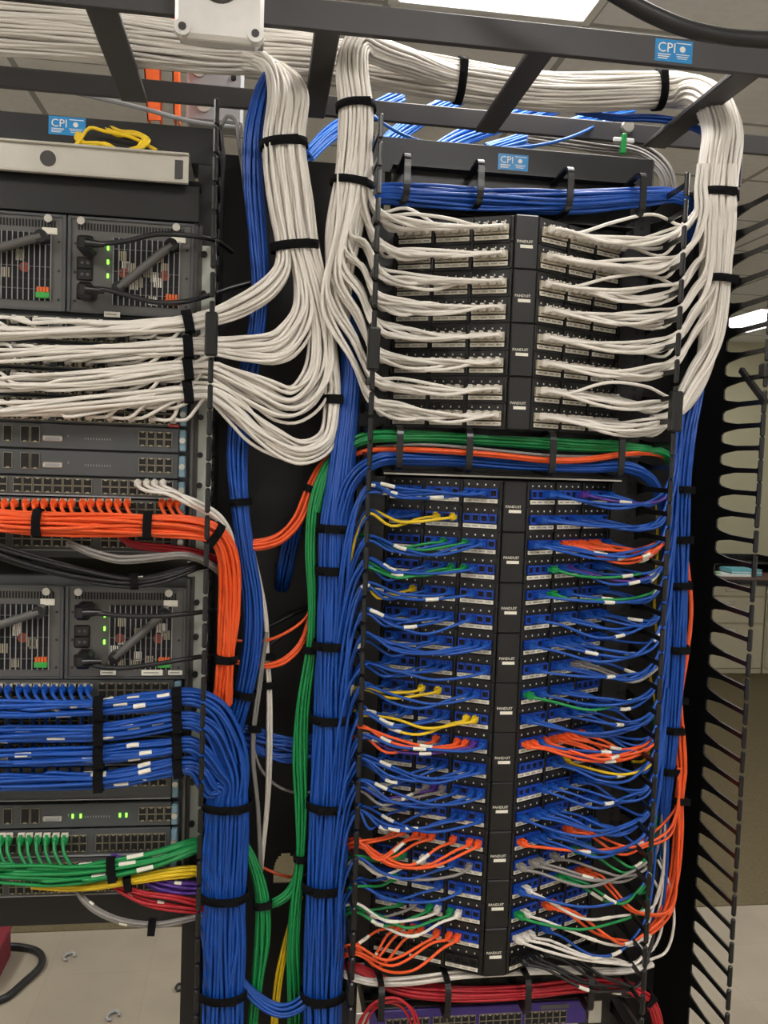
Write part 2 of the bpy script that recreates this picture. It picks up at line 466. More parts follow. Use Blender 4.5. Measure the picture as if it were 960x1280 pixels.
def rail_bar(x0, x1, y0, y1, z0, z1, m):
    """open steel channel: web + two flanges"""
    mb = MB().box((x0, y0, z0), (x1, y0 + .004, z1), m, .001)
    mb.box((x0, y0 + .004, z0), (x1, y1, z0 + .004), m); mb.box((x0, y0 + .004, z1 - .004), (x1, y1, z1), m)
    return mb

def rack(name, x0, x1, label, top_z, parts_right_zinc):
    r = thing(name, ((x0 + x1) / 2, RY + .05, 0), label, 'rack')
    part('top_angle', rail_bar(x0, x1, RY, RY + .08, top_z - .062, top_z, 'black_metal'), r)
    for i, xx in enumerate((x0, x1 - .032)):
        zinc = parts_right_zinc and i == 1
        mm = 'rail_zinc' if zinc else 'black_metal'
        mb = MB().box((xx, RY, .06), (xx + .032, RY + .004, top_z - .062), 'black_metal')
        mb.box((xx if i == 0 else xx + .028, RY + .004, .06), ((xx + .004) if i == 0 else xx + .032, RY + .08, top_z - .062), 'black_metal')
        if zinc: mb.box((xx - .004, RY - .004, .92), (xx + .034, RY - .0005, top_z - .2), mm, .001)
        zz = .8
        while zz < top_z - .09 and not zinc:
            mb.box((xx + .012, RY - .0046 if zinc else RY - .0008, zz), (xx + .020, RY + .001, zz + .008), 'dark_hole'); zz += .01482
        u = part('upright', mb, r, 'pale zinc mounting rail' if zinc else None)
        if zinc:
            for k in range(16):
                z = .95 + k * .0665 + RNG.rand() * .02
                part('screw', MB().cyl((xx + .014, RY - .012, z), (xx + .014, RY - .004, z), .0052, 'black_metal', 10), u)
    if not parts_right_zinc: part('dark_backing', MB().box((x0 + .005, RY + .10, .62), (x1 - .005, RY + .104, top_z - .10), 'black_metal'), r)  # black sheet added so the space behind the bay reads dark
    part('foot_bar', MB().box((x0, RY - .02, 0), (x1, RY + .35, .06), 'black_metal', .004), r)
    return r
rackR = rack('equipment_rack', .172, .704, 'tall black rack carrying the fourteen angled patch panels', 2.19, False)
rackL = rack('equipment_rack', -.600, -.088, 'tall rack with one pale zinc rail carrying the grey switch chassis', 2.178, True)
a = P(640, 203, RY)
sticker(rackR, a.x - .026, 0, a.z - .014, .056, .028, RY)
a = P(84, 157, RY)
sticker(rackL, a.x - .03, 0, a.z - .016, .06, .03, RY)

UPZ = [1.998 - .0912 * k for k in range(4)]
LOZ = [1.5455 - .0887 * k for k in range(10)]
UPROW = [z + s * .0222 for z in UPZ for s in (1, -1)]
LOROW = [z + s * .0222 for z in LOZ for s in (1, -1)]
def finger_z(up, lo, z0, z1, du, dl):
    """fingers stand between the cable rows, one rack unit apart"""
    a = [(up[i] + up[i + 1]) / 2 + du for i in range(7)]; b = [(lo[i] + lo[i + 1]) / 2 + dl for i in range(19)]
    out = a + b
    z = a[0] + .0445
    while z < z1 - .02: out.append(z); z += .0445
    gap = a[-1] - b[0]; n = max(1, round(gap / .0445)); out += [a[-1] - gap * k / n for k in range(1, n)]
    z = b[-1] - .0445
    while z > z0: out.append(z); z -= .0445
    return sorted(out)
# vertical cable managers -------------------------------------------------
TIP, ROOT = 1.46, 1.60
def finger_mb(x, z, sx):
    """one cast finger: web tapering from the channel edge to a T bar at the tip"""
    t = .0035
    mb = MB()
    h = [(ROOT, .0150), (ROOT - .006, .0110), (ROOT - .022, .0085), (ROOT - .055, .0048), (TIP + .012, .0042), (TIP + .004, .0060)]
    prof = [(y, -v) for y, v in h] + [(y, v) for y, v in h[::-1]]
    mb.prism([(x - t / 2, y, z + h) for y, h in prof], (t, 0, 0), 'black_plastic')
    return mb
def tip_mb(x, z):
    return MB().box((x - .0042, TIP - .003, z - .0203), (x + .0042, TIP + .005, z + .0203), 'black_plastic', .0025)
def manager(label, xl, xr, zlist, z1, hatch):
    r = thing('vertical_cable_manager', ((xl + xr) / 2, ROOT + .08, 0), label, 'cable manager')
    mb = MB()
    # back plate with punched openings left between cross strips
    holes = hatch
    zs = sorted([0.0] + [v for h in holes for v in h] + [z1])
    for k in range(0, len(zs), 2):
        mb.box((xl, ROOT + .155, zs[k]), (xr, ROOT + .158, zs[k + 1]), 'black_metal')
    for h in holes:
        ha, hb = P(342, 1085, ROOT + .157).x, P(371, 1085, ROOT + .157).x; hc, hr, n = (ha + hb) / 2, (hb - ha) / 2, 10
        for sg in (-1, 1):                       # arched opening: strips beside it, stepped along the arc
            for k in range(n):
                za, zb_ = h[0] + (h[1] - h[0]) * k / n, h[0] + (h[1] - h[0]) * (k + 1) / n
                f = (k + .5) / n; wd = hr * (math.sqrt(1 - ((f - .35) / .65) ** 2) if f > .35 else 1)
                mb.box((hc + wd if sg > 0 else xl, ROOT + .155, za), (xr if sg > 0 else hc - wd, ROOT + .158, zb_), 'black_metal')
    part('back_plate', mb, r)
    for xx in (xl, xr):
        part('side_plate', MB().box((xx - .0015, ROOT, 0), (xx + .0015, ROOT + .158, z1), 'black_metal'), r)
    for z in zlist:
        for xx in (xl, xr):
            f = part('finger', finger_mb(xx, z, 1), r)
            part('finger_tip', tip_mb(xx, z), f)
    return r
mgM = manager('black vertical cable manager between the two racks with slim fingers on both sides', -.084, .178, finger_z(UPROW, LOROW, .62, 2.20, .028, -.002), 2.19, ((P(355, 1103, 1.757).z, P(355, 1066, 1.757).z),))
mgR = manager('black vertical cable manager on the outer side of the patch panel rack', .708, .874, finger_z(UPROW, LOROW, .56, 2.17, .020, -.004), 2.19, ())
# latch bracket on the outer one
a, b = P(927, 462, 1.52), P(962, 499, 1.44)
mb = MB().obox((Vector((.874, 1.50, 1.775))), (1, 0, 0), Vector((0, -.8, -.6)), Vector((0, -.6, .8)), (.004, .055, .005), 'black_metal')
mb.box((.866, 1.452, 1.785), (.884, 1.475, 1.812), 'black_metal', .003)
part('latch_bracket', mb, mgR)
for xx, z in ((-.084, 1.81), (.178, 1.80), (.708, 1.72)):
    part('latch', MB().box((xx - .010, TIP - .012, z - .035), (xx + .010, TIP + .008, z + .035), 'black_plastic', .003), mgM if xx < .3 else mgR)

# ================================================================== overhead ladder rack
FY, BY = 1.44, 1.82
fz = P(480, 45, FY).z; bz = P(480, 152, BY).z
lz = (fz + bz) / 2
r = thing('ladder_rack', (.3, 1.63, lz), 'grey overhead ladder rack carrying the thick white cables above both racks', 'ladder rack')
def rail(y, z):
    return rail_bar(-1.6, 1.9, y, y + .012, z, z + .046, 'ladder_paint') if y == FY else MB().box((-1.6, y - .004, z), (1.9, y + .006, z + .04), 'ladder_paint', .002)
fr = part('rail', rail(FY, fz), r); br = part('rail', rail(BY, bz), r)
for px, py, w in ((124, 10, .05), (410, 38, .042), (680, 66, .044), (941, 91, .05)):
    a = P(px, py, FY)
    part('rung', MB().box((a.x - w / 2, FY + .004, fz + .004), (a.x + w / 2, BY, fz + .014), 'ladder_paint', .002), r)
    part('rung', MB().box((a.x - .9 - w / 2, FY + .004, fz + .004), (a.x - .9 + w / 2, BY, fz + .014), 'ladder_paint', .002), r) if px == 124 else None
a = P(818, 73, FY)
sticker(fr, a.x, 0, fz + .005, .066, .036, FY)
b = P(783, 160, BY - .004)
part('bolt', MB().cyl((b.x, BY - .016, b.z), (b.x, BY - .004, b.z), .012, 'silver', 14, .013), br, 'round silver bolt head')
# support posts from the rack tops up to the ladder
for xx in (.03, .93):
    part('standoff', MB().cyl((xx, BY - .12, 2.19), (xx, BY - .12, fz + .006), .008, 'black_metal', 10), r)

# cast box hanging on the front rail
a0, a1 = P(218, 58, 1.40), P(329, 58, 1.40)
x0, x1 = a0.x, a1.x; zb = P(273, 52, 1.40).z
r = thing('outlet_box', ((x0 + x1) / 2, 1.42, zb), 'pale grey cast metal outlet box on the front rail of the ladder rack', 'outlet box')
part('body', MB().box((x0 + .004, 1.405, zb + .004), (x1 - .004, 1.439, zb + .115), 'cast_grey', .008), r)
cv = part('cover', MB().box((x0, 1.392, zb), (x1, 1.405, zb + .12), 'cast_grey', .006), r)
for xx in (x0 + .012, x1 - .012):
    for zz in (zb + .012, zb + .108):
        lug = part('corner_lug', MB().cyl((xx, 1.388, zz), (xx, 1.404, zz), .0125, 'cast_grey', 16, .0135), cv)
        part('screw', MB().cyl((xx, 1.3865, zz), (xx, 1.3885, zz), .006, 'text_dark', 10), r)
zc = zb + .082
part('receptacle', MB().cyl(((x0 + x1) / 2, 1.386, zc), ((x0 + x1) / 2, 1.393, zc), .028, 'chassis_grey', 26, .031), r, 'dark grey round socket face')
part('bracket', MB().box((x0 + .002, FY + .004, fz - .03), (x1 + .0, FY + .03, fz - .022), 'box_grey', .002), r)

# black conduit sagging across the top corner
pts = [P(x, y, Y) for x, y, Y in ((540, -545, 1.30), (590, -250, 1.30), (660, -70, 1.30), (730, -32, 1.30), (775, -4, 1.30), (815, 18, 1.30), (860, 36, 1.30), (910, 46, 1.31), (970, 50, 1.32), (1060, 50, 1.34))]
solo('conduit', MB().tube(spline([tuple(p) for p in pts], .01), .0125, 'black_cable', 12), tuple(pts[3]), 'thick black power cable drooping in front of the ladder rack', 'cable')

# things behind the ladder
a = P(232, 150, 2.1); b = P(305, 72, 2.1)
r = thing('junction_box', ((a.x + b.x) / 2, 2.15, a.z), 'grey wiring box with round knockouts behind the ladder rack', 'wiring box')
part('body', MB().box((a.x, 2.1, a.z), (b.x, 2.18, b.z + .08), 'box_grey', .006), r)
for xx in (a.x + .02, b.x - .02): part('hanger_rod', MB().cyl((xx, 2.14, b.z + .07), (xx, 2.14, CEIL), .004, 'silver', 8), r)
for k, (px, py) in enumerate(((249, 88), (268, 88), (292, 98), (255, 132), (280, 130))):
    q = P(px, py, 2.1); part('knockout', MB().cyl((q.x, 2.094, q.z), (q.x, 2.101, q.z), .016 if k in (0, 3) else .006, 'silver' if k in (0, 3) else 'dark_hole', 14), r)
for i, (xa, xb) in enumerate(((168, 193), (213, 224))):
    pa = P(xa, 60, 2.05); pb = P(xb, 60, 2.05); pp = [Vector((pa.x - .02, 2.05, CEIL)), Vector((pb.x - .02, 2.05, CEIL)), P(xb + 6 - 8 * i, 150, 2.05), P(xa + 16 - 12 * i, 150, 2.05)]
    r = thing('orange_duct', tuple(pp[3]), ['broad', 'narrow'][i] + ' orange plastic cable duct standing behind the ladder rack', 'duct')
    part('wall', MB().prism(pp, (0, .004, 0), 'orange_tape'), r)
    e = pp[0]; part('flange', MB().prism([pp[0], pp[0] + Vector((.003, 0, 0)), pp[3] + Vector((.003, 0, 0)), pp[3]], (0, .05, 0), 'orange_tape'), r)
    part('flange', MB().prism([pp[1], pp[1] + Vector((.003, 0, 0)), pp[2] + Vector((.003, 0, 0)), pp[2]], (0, .05, 0), 'orange_tape'), r)
a = P(780, 168, 1.80)
r = thing('cable_clip', tuple(a), 'small green clip hanging from the ladder rack over the patch panels', 'clip')
part('body', MB().box((a.x - .005, 1.795, a.z - .04), (a.x + .006, 1.81, a.z + .002), 'green_clip', .003), r)
part('arm', MB().box((a.x - .022, 1.80, a.z - .016), (a.x + .024, 1.806, a.z - .006), 'paper_white', .002), r, 'white cross arm')

# ================================================================== right bay: patch panels
ORD = ['first', 'second', 'third', 'fourth', 'fifth', 'sixth', 'seventh', 'eighth', 'ninth', 'tenth', 'eleventh', 'twelfth', 'thirteenth', 'fourteenth',
       'fifteenth', 'sixteenth', 'seventeenth', 'eighteenth', 'nineteenth', 'twentieth']
HALF = {}
for side in (-1, 1):
    Ai = Vector((RX + side * .0205, 1.492, 0)); Ao = Vector((RX + side * .2145, 1.590, 0))
    e = (Ao - Ai).normalized(); n = Vector((side * abs(e.y), -abs(e.x), 0)).normalized()
    HALF[side] = (Ai, e, n, (Ao - Ai).length)
def port_pos(side, i, z):
    A, e, n, ln = HALF[side]
    t = .009 + (i // 4) * .0688 + .0076 + (i % 4) * .0152
    p = A + e * t; return Vector((p.x, p.y, z)), e, n
def jack_mesh(m):
    """keystone jack facing -Y, centred at origin: bezel round a stepped dark opening"""
    mb = MB(); w, h, d = .0070, .0078, .004
    ow, oh = .0050, .0048
    for lo, hi in (((-w, -d, -h), (-ow, .001, h)), ((ow, -d, -h), (w, .001, h)), ((-ow, -d, oh), (ow, .001, h)), ((-ow, -d, -h), (ow, .001, -oh))):
        mb.box(lo, hi, m)
    mb.box((-ow, -.0005, -oh), (ow, .001, oh), 'dark_hole')
    mb.box((-ow * .55, -d, oh - .0018), (ow * .55, -.0005, oh), 'dark_hole')
    mb.box((-w * .8, -d - .001, -h), (w * .8, -d, -h + .0018), m)
    return mb.mesh('jack')
JACK = {'white': jack_mesh('white_jack'), 'blue': jack_mesh('blue_jack'), 'black': jack_mesh('panel_black')}
def strip_mesh():
    mb = MB().box((-.0300, -.0018, -.0036), (.0300, .0005, .0036), 'tag_white', .0006)
    rr = random.Random(3)
    for g in range(4):
        x = -.027 + g * .0144
        for k in range(7):
            wv = .0004 + rr.random() * .0003
            mb.box((x, -.0021, -.0012), (x + wv, -.0017, .0013), 'text_dark'); x += wv + .0009
    return mb.mesh('label_strip')
STRIP = strip_mesh()

def patch_panel(k, z, colour, label):
    """angled two-unit panel, z = middle height"""
    r = thing('patch_panel', (RX, 1.59, z - .0444), label, 'patch panel', 'angled patch panels with white jacks' if colour == 'white' else 'angled patch panels with blue jacks')
    h = .0455 if colour == 'white' else .0442
    for side in (-1, 1):
        A, e, n, ln = HALF[side]
        mb = MB()
        up = Vector((0, 0, 1)); c = A + e * (ln / 2) - n * .004 + up * z
        mb.obox(c, e, n, up, (ln / 2, .002, h), 'panel_black')
        for zr in (z + .0222, z - .0222):             # raised bars between the groups, tiny printed port numbers
            for t in (.0035, .0745, .1433, .2125):
                q = A + e * t - n * .0005 + up * zr; mb.obox(q, e, n, up, (.0026, .0035, .0215), 'panel_black', .001)
            for i in range(12):
                t = .009 + (i // 4) * .0688 + .0076 + (i % 4) * .0152
                q = A + e * t - n * .0018 + up * (zr + .0145); mb.obox(q, e, n, up, (.0011, .0004, .0014), 'tag_white')
            mb.obox(A + e * (ln / 2) - n * .002 + up * (zr - .0212), e, n, up, (ln / 2, .003, .0010), 'panel_black')
        f = part('face', mb, r)
        rot = Matrix(((e.x * side, -n.x, 0), (e.y * side, -n.y, 0), (0, 0, 1)))
        for zr in (z + .0222, z - .0222):
            for g in range(3):
                t = .009 + g * .0688 + .0304
                q = A + e * t + up * (zr - .0138); shared('label_strip', STRIP, r, q, rot)['label'] = 'white strip of printed port names'
            for i in range(12):
                p, _, _ = port_pos(side, i, zr); shared('jack', JACK['black' if colour == 'blue' and k == 9 and zr < z else colour], r, p, rot)
        part('mounting_ear', MB().box((RX + side * .2145 - (.0 if side > 0 else .03), RY - .004, z - h), (RX + side * .2145 + (.03 if side > 0 else 0), RY - .001, z + h), 'panel_black'), r)
    mb = MB().box((RX - .0205, 1.487, z - h), (RX + .0205, 1.53, z + h), 'panel_black', .002)
    bd = part('badge_plate', mb, r)
    part('logo', text_mesh('PANDUIT', .0066, 'tag_white', (RX - .0172, 1.4862, z - .002), (1, 0, 0), (0, 0, 1)), bd, 'white maker lettering')
    part('badge_bar', MB().box((RX - .011, 1.4862, z - .0105), (RX + .011, 1.4872, z - .0052), 'tag_white'), bd, 'pale rectangle under the lettering')
    return r
POSW = ['uppermost', 'second', 'third', 'lowest']
for k, z in enumerate(UPZ): patch_panel(k, z, 'white', f'angled black patch panel full of white cords, {POSW[k]} of the four')
for k, z in enumerate(LOZ): patch_panel(k, z, 'blue', f'angled black patch panel with blue jacks, {ORD[k]} of ten counted from the top')

# ------------------------------------------------------------------ patch cords
COLNAME = {'white_cable': 'white', 'blue_cable': 'blue', 'orange_cable': 'orange', 'green_cable': 'green', 'yellow_cable': 'yellow', 'purple_cable': 'purple', 'gray_cable': 'grey', 'black_cable': 'black'}
def cord(side, i, zr, row, m, F_, trunk, sag, rowname, rad=.0029, sleeve=False):
    p0, e, n = port_pos(side, i, zr); up = Vector((0, 0, 1))
    col = COLNAME[m]; sd = 'left' if side < 0 else 'right'
    lab = f'{col} patch cord, {ORD[i]} jack {sd} of the badge, {rowname}'
    r = thing(col + '_patch_cord', tuple(p0), lab, 'patch cord', f'{col} patch cords, {sd} half, {rowname}')
    part('plug', boot(p0 + n * .004, n, up, m, .016, 'clear_plug' if m == 'white_cable' else m), r)
    rr = random.random
    A = p0 + n * .026
    B = p0 + n * (.036 + .012 * rr()) + e * (.012 + .01 * rr()) + up * (-.002 - .004 * rr())
    pts = [p0 + n * .016, A, B]
    d = (F_ - B).length
    if d > .06:
        for f in ((.5,) if d < .14 else (.3, .66)):
            q = B.lerp(F_, f) + n * (.014 + .018 * rr()) * (1.2 - f) + up * (-sag * 4 * f * (1 - f) + (rr() - .5) * .010)
            pts.append(q)
    pts.append(F_); pts += trunk
    Q = spline([tuple(p) for p in pts], .012)
    c = part('cable', MB().tube(Q, rad, m, 7), r)
    if sleeve:
        X = Q[:, :3]; k = int(len(Q) * (.18 + .22 * rr())); k = min(max(k, 3), len(Q) - 4)
        part('label_sleeve', MB().tube(X[k:k + 3] if np.linalg.norm(X[k + 2] - X[k]) > .012 else X[k:k + 4], rad + .0008, 'tag_white', 8), r, 'white wrap-around label')
    return r

ups = {-1: [266, 304, 337, 370, 404, 436, 472, 503], 1: [282, 318, 355, 388, 420, 450, 496, 522]}
for k, zr in enumerate(UPROW):
    f = k / 7
    for i in range(12):
        rr = RNG.rand
        jx, jy, jz = (rr() - .5), (rr() - .5), (rr() - .5)
        # the left rows leave the drop between the racks
        F_ = P(474 - f * 8 + jx * 3, ups[-1][k] + jz * 15, 1.525 + jy * .03)
        u = rr() - .5
        tr = [P(462 - 22 * f + u * 8, ups[-1][k] - 24 - 28 * f + jz * 10, 1.53 + jy * .04),
              P(452 - 46 * f + u * 14, 262 + 118 * f + (rr() - .5) * 14, 1.53 + jy * .05),
              P(456 - 32 * f + u * 12, 228 + 50 * f, 1.532 + jy * .05),
              P(461 - 36 * f + u * 9, 214, 1.535 + jy * .05), P(461 - 34 * f + u * 6, 190, 1.54 + jy * .045)]
        if k == 0: tr.pop(1)
        if k < 2: tr.pop(1)
        sg = .010 + (rr() - .5) * .022
        if i == 5 and k == 0: sg = -.012
        cord(-1, i, zr, k, 'white_cable', F_, tr, sg, f'{ORD[k]} row of white jacks', .0030)
        jx, jy, jz, u = (rr() - .5), (rr() - .5), (rr() - .5), rr() - .5
        F_ = P(856 - f * 14 + jx * 3, ups[1][k] + jz * 12, 1.535 + jy * .03)
        tr = [P(872 - 8 * f + u * 8, ups[1][k] - 18 - 20 * f + jz * 8, 1.545 + jy * .04),
              P(880 + 14 * f + u * 12, 262 + (ups[1][k] - 282) * .74 - 8 * f, 1.55 + jy * .05),
              P(876 + 34 * f + u * 10, 250 + 62 * f, 1.55 + jy * .05),
              P(873 + 42 * f + u * 8, 236, 1.555 + jy * .05), P(876 + 40 * f + u * 6, 205, 1.56 + jy * .05)]
        if k == 0: tr.pop(1)
        if k < 2: tr.pop(1)
        sg = .016 + (rr() - .5) * .026
        if i == 1 and k in (0, 2, 6): sg = -.020
        cord(1, i, zr, k, 'white_cable', F_, tr, sg, f'{ORD[k]} row of white jacks', .0030)

CL = {2: {'yellow_cable': (4, 6)}, 3: {'green_cable': (3, 5)}, 4: {'green_cable': (3, 4)}, 5: {'yellow_cable': (8,)}, 9: {'yellow_cable': (5, 7)},
      10: {'yellow_cable': (1, 2)}, 11: {'orange_cable': (2, 3, 5), 'purple_cable': (1,)}, 13: {'gray_cable': (4, 6), 'purple_cable': (5,)},
      15: {'orange_cable': (0, 1, 3, 5, 6, 7, 8, 9)}, 16: {'gray_cable': (1,), 'white_cable': (6,), 'green_cable': (8, 9)}, 17: {'green_cable': (9,)},
      18: {'white_cable': (2, 4), 'green_cable': (3, 5, 8), 'gray_cable': (7,)}, 19: {'orange_cable': (2, 3, 4, 6, 7, 8, 9)}}
CR = {1: {'purple_cable': (7,)}, 3: {'orange_cable': (4, 5, 6, 7, 8, 9)}, 4: {'green_cable': (3,), 'purple_cable': (5,)}, 5: {'green_cable': (3,)}, 8: {'gray_cable': (7, 8)},
      9: {'green_cable': (0,)}, 11: {'orange_cable': (0, 1, 3, 4, 5, 6, 7, 8)}, 12: {'yellow_cable': (6,)}, 15: {'orange_cable': (0, 7, 8)},
      16: {'gray_cable': (0, 2, 3, 5), 'green_cable': (8, 10)}, 17: {'white_cable': (1,), 'green_cable': (6, 7), 'orange_cable': (9, 10)},
      18: {'green_cable': (0,), 'white_cable': (1,), 'orange_cable': (4, 5)}, 19: {'white_cable': (0, 1, 2), 'blue_cable': (4,)}, 20: {'black_cable': (1, 2, 3, 4, 5, 6)}}
NBL = {15: 0, 16: 1, 17: 3, 18: 0, 19: 0, 20: 0}; NBR = {15: 5, 16: 0, 17: 1, 18: 0, 19: 0, 20: 0}
for k, zr in enumerate(LOROW):
    row = k + 1; y = 615 + 30.85 * k
    name = f'{ORD[k]} row of blue jacks'
    for side, cmap, nb in ((-1, CL, NBL), (1, CR, NBR)):
        spec = dict((i, m) for m, ii in cmap.get(row, {}).items() for i in ii)
        free = [i for i in range(12) if i not in spec]
        want = nb.get(row, 6 if not spec else 4)
        for i in random.sample(free, min(want, len(free))): spec[i] = 'blue_cable'
        for i, m in sorted(spec.items()):
            rr = RNG.rand
            jx, jy, jz, u = (rr() - .5), (rr() - .5), (rr() - .5), rr() - .5
            if side < 0:
                if m in ('orange_cable', 'green_cable', 'white_cable', 'gray_cable', 'yellow_cable', 'purple_cable') and row > 8 or (m == 'green_cable'):
                    dy = {11: -4, 15: 14, 19: 22}.get(row, 2)
                    F_ = P(461 - .031 * (y - 640) + jx * 3, y - 6 + dy + jz * 14, 1.525 + jy * .03)
                    tr = [P(446 - .031 * (y - 640) + u * 4, y - 2 + dy + jz * 16, 1.545 + jy * .03), P(434 - .031 * (y - 640), y + 18 + dy + jz * 16, 1.585), P(424 - .031 * (y - 640), y + 60 + jz * 16, 1.60)]
                else:
                    F_ = P(461 - .031 * (y - 640) + jx * 3, y - 5 + jz * 12, 1.52 + jy * .03)
                    tr = [P(446 - .031 * (y - 640) + u * 5, y + 18 + jz * 14, 1.52 + jy * .04),
                          P(435 - .026 * (y - 640) + u * 9, y + 60 + jz * 18, 1.52 + jy * .045),
                          P(428 - .022 * (y - 640) + u * 14, y + 118 + jz * 20, 1.525 + jy * .04), P(424 - .022 * (y - 640) + u * 14, y + 165, 1.535)]
                sg = .012 + (rr() - .5) * .02
                if row in (15, 19): sg = .022 + .012 * rr()
            else:
                xl = 832 - .056 * (y - 640)
                if m in ('orange_cable',) and row > 9 or m in ('white_cable', 'gray_cable', 'black_cable'):
                    F_ = P(xl - 4 + jx * 3, y + (6 if row < 17 else 34) + jz * 12, 1.53 + jy * .03)
                    if m == 'orange_cable' and row >= 15:
                        tr = [P(838, 1030 + jz * 30 + (0 if row < 17 else 110), 1.55 + jy * .03), P(848, 1000 + (0 if row < 17 else 60), 1.555 + jy * .02), P(849 + u * 10, 960, 1.56)]
                    elif m == 'white_cable':
                        tr = [P(xl + 14, y - 10 + 30 * (row < 18), 1.56), P(xl + 26 + u * 8, y - 70, 1.57), P(xl + 12 + u * 6, y - 150, 1.60)]
                    else:
                        tr = [P(xl + 12, y - 14 + jz * 10, 1.56), P(xl + 20, y - 60, 1.575), P(xl + 18 + u * 8, y - 120, 1.58)]
                else:
                    F_ = P(xl - 6 + jx * 3, y + 4 + jz * 12, 1.53 + jy * .03)
                    q_ = .05 if m != 'blue_cable' else 0
                    tr = [P(xl + 5 + u * 4, y - 18 + jz * 12, 1.54 + q_ + jy * .03), P(xl + 13 + u * 8, y - 62 + jz * 10, 1.55 + q_ + jy * .03), P(xl + 17 + u * 12, y - 125, 1.56 + q_ + jy * .03)]
                sg = .016 + (rr() - .5) * .02
                if row == 19: sg = .03 if m == 'blue_cable' else .004
            cord(side, i, zr, row, m, F_, tr, sg, name, .0026, sleeve=rr() < .42)

# ------------------------------------------------------------------ horizontal managers with D rings
def ring_mb(x, z0, z1, y0, y1):
    Q = [(x, y1, z1 - .004), (x, y0 + .012, z1), (x, y0 + .002, z1 - .008), (x, y0, (z0 + z1) / 2), (x, y0 + .002, z0 + .008), (x, y0 + .012, z0), (x, y1, z0 + .004)]
    mb = MB(); Qs = spline(Q, .006); n = len(Qs); vs = []
    T = np.gradient(Qs, axis=0); T /= np.linalg.norm(T, axis=1, keepdims=True)
    for q, t in zip(Qs, T):
        nn = Vector((0, -t[2], t[1]))
        for a, b in ((-.0055, -.0022), (.0055, -.0022), (.0055, .0022), (-.0055, .0022)): vs.append(Vector(q) + Vector((a, 0, 0)) + nn * b)
    fs = [(i * 4 + j, i * 4 + (j + 1) % 4, i * 4 + 4 + (j + 1) % 4, i * 4 + 4 + j) for i in range(n - 1) for j in range(4)] + [(0, 1, 2, 3), tuple(range(4 * n - 4, 4 * n))[::-1]]
    return mb.add(vs, fs, 'black_plastic')
def hmanager(z0, z1, xs, label, slots=True):
    r = thing('horizontal_cable_manager', (RX, RY, z0), label, 'cable manager')
    mb = MB().box((.215, RY - .008, z0), (.66, RY - .004, z1), 'panel_black')
    mb.box((.215, RY - .03, z0), (.66, RY - .008, z0 + .003), 'panel_black'); mb.box((.215, RY - .03, z1 - .003), (.66, RY - .008, z1), 'panel_black')
    if slots:
        for k in range(8):
            x = .24 + k * .052; mb.cyl((x, RY - .0086, (z0 + z1) / 2 - .02), (x, RY - .0078, (z0 + z1) / 2 - .02), .009, 'dark_hole', 14)
    part('back_plate', mb, r)
    for x in xs:
        part('ring', ring_mb(x, z0 + .006, z1 - .006, RY - .105, RY - .006), r)
    return r
zt, zb_ = P(640, 208, 1.53).z, P(640, 268, 1.53).z
hmanager(zb_, zt, [P(px, 235, 1.49).x for px in (508, 600, 712, 803)], 'black ring cable manager holding blue cables above the white patch panels')
zt2, zb2 = P(640, 536, 1.53).z, P(640, 595, 1.53).z
m2 = hmanager(zb2, zt2, [P(px, 568, 1.49).x for px in (499, 586, 690, 776)], 'black ring cable manager holding green and orange cables between the panel groups')
part('cover_lip', MB().box((.215, 1.55, zb2 - .004), (.66, RY - .008, zb2 - .001), 'panel_black').box((.215, 1.548, zb2 - .0042), (.655, 1.55, zb2 - .0012), 'silver'), m2, 'bright metal lower edge')
zt3, zb3 = P(640, 1206, 1.53).z, P(640, 1256, 1.53).z
hmanager(zb3, zt3, [P(px, 1235, 1.49).x for px in (477, 560, 660, 738)], 'black ring cable manager holding red cables under the blue patch panels')

HY = 1.535
harness('blue_cable_run', 'dark blue cables lying through the top ring manager above the white panels', 'cable run',
        [(452, 262, 1.56, 12, 12), (470, 245, 1.545, 16, 16), (520, 246, HY, 20, 20), (620, 250, HY, 21, 22), (720, 252, HY, 20, 20), (800, 247, HY, 16, 18), (845, 246, 1.56, 11, 13), (862, 262, 1.6, 9, 11), (866, 300, 1.62, 9, 10)], 'blue_cable', .0030, 2, wander=.4)
harness('green_cable_run', 'green cables along the top of the middle ring manager', 'cable run',
        [(395, 640, 1.56, 8, 8), (418, 575, 1.56, 9, 9), (450, 550, 1.55, 11, 12), (510, 546, HY, 11, 16), (620, 551, HY, 12, 17), (720, 557, HY, 11, 16), (790, 560, HY, 10, 13), (835, 570, 1.56, 8, 10), (846, 610, 1.58, 7, 8)], 'green_cable', .0029, 2, wander=.4)
harness('grey_cable_run', 'few grey cables between green and orange ones in the middle ring manager', 'cable run',
        [(470, 558, 1.56, 4, 8), (530, 556, 1.52, 4, 9), (620, 563, 1.515, 5, 9), (700, 570, 1.52, 4, 9), (800, 570, 1.55, 4, 8)], 'gray_cable', .0028, 1, wander=.4)
harness('orange_cable_run', 'orange cables swinging low through the middle ring manager', 'cable run',
        [(405, 590, 1.58, 5, 7), (450, 566, 1.56, 5, 8), (510, 562, 1.52, 5, 10), (600, 567, 1.51, 6, 10), (690, 576, 1.51, 6, 10), (740, 574, 1.515, 6, 10), (790, 566, 1.53, 6, 9), (826, 569, 1.56, 5, 7), (840, 585, 1.61, 5, 6)], 'orange_cable', .0029, 2, wander=.35)
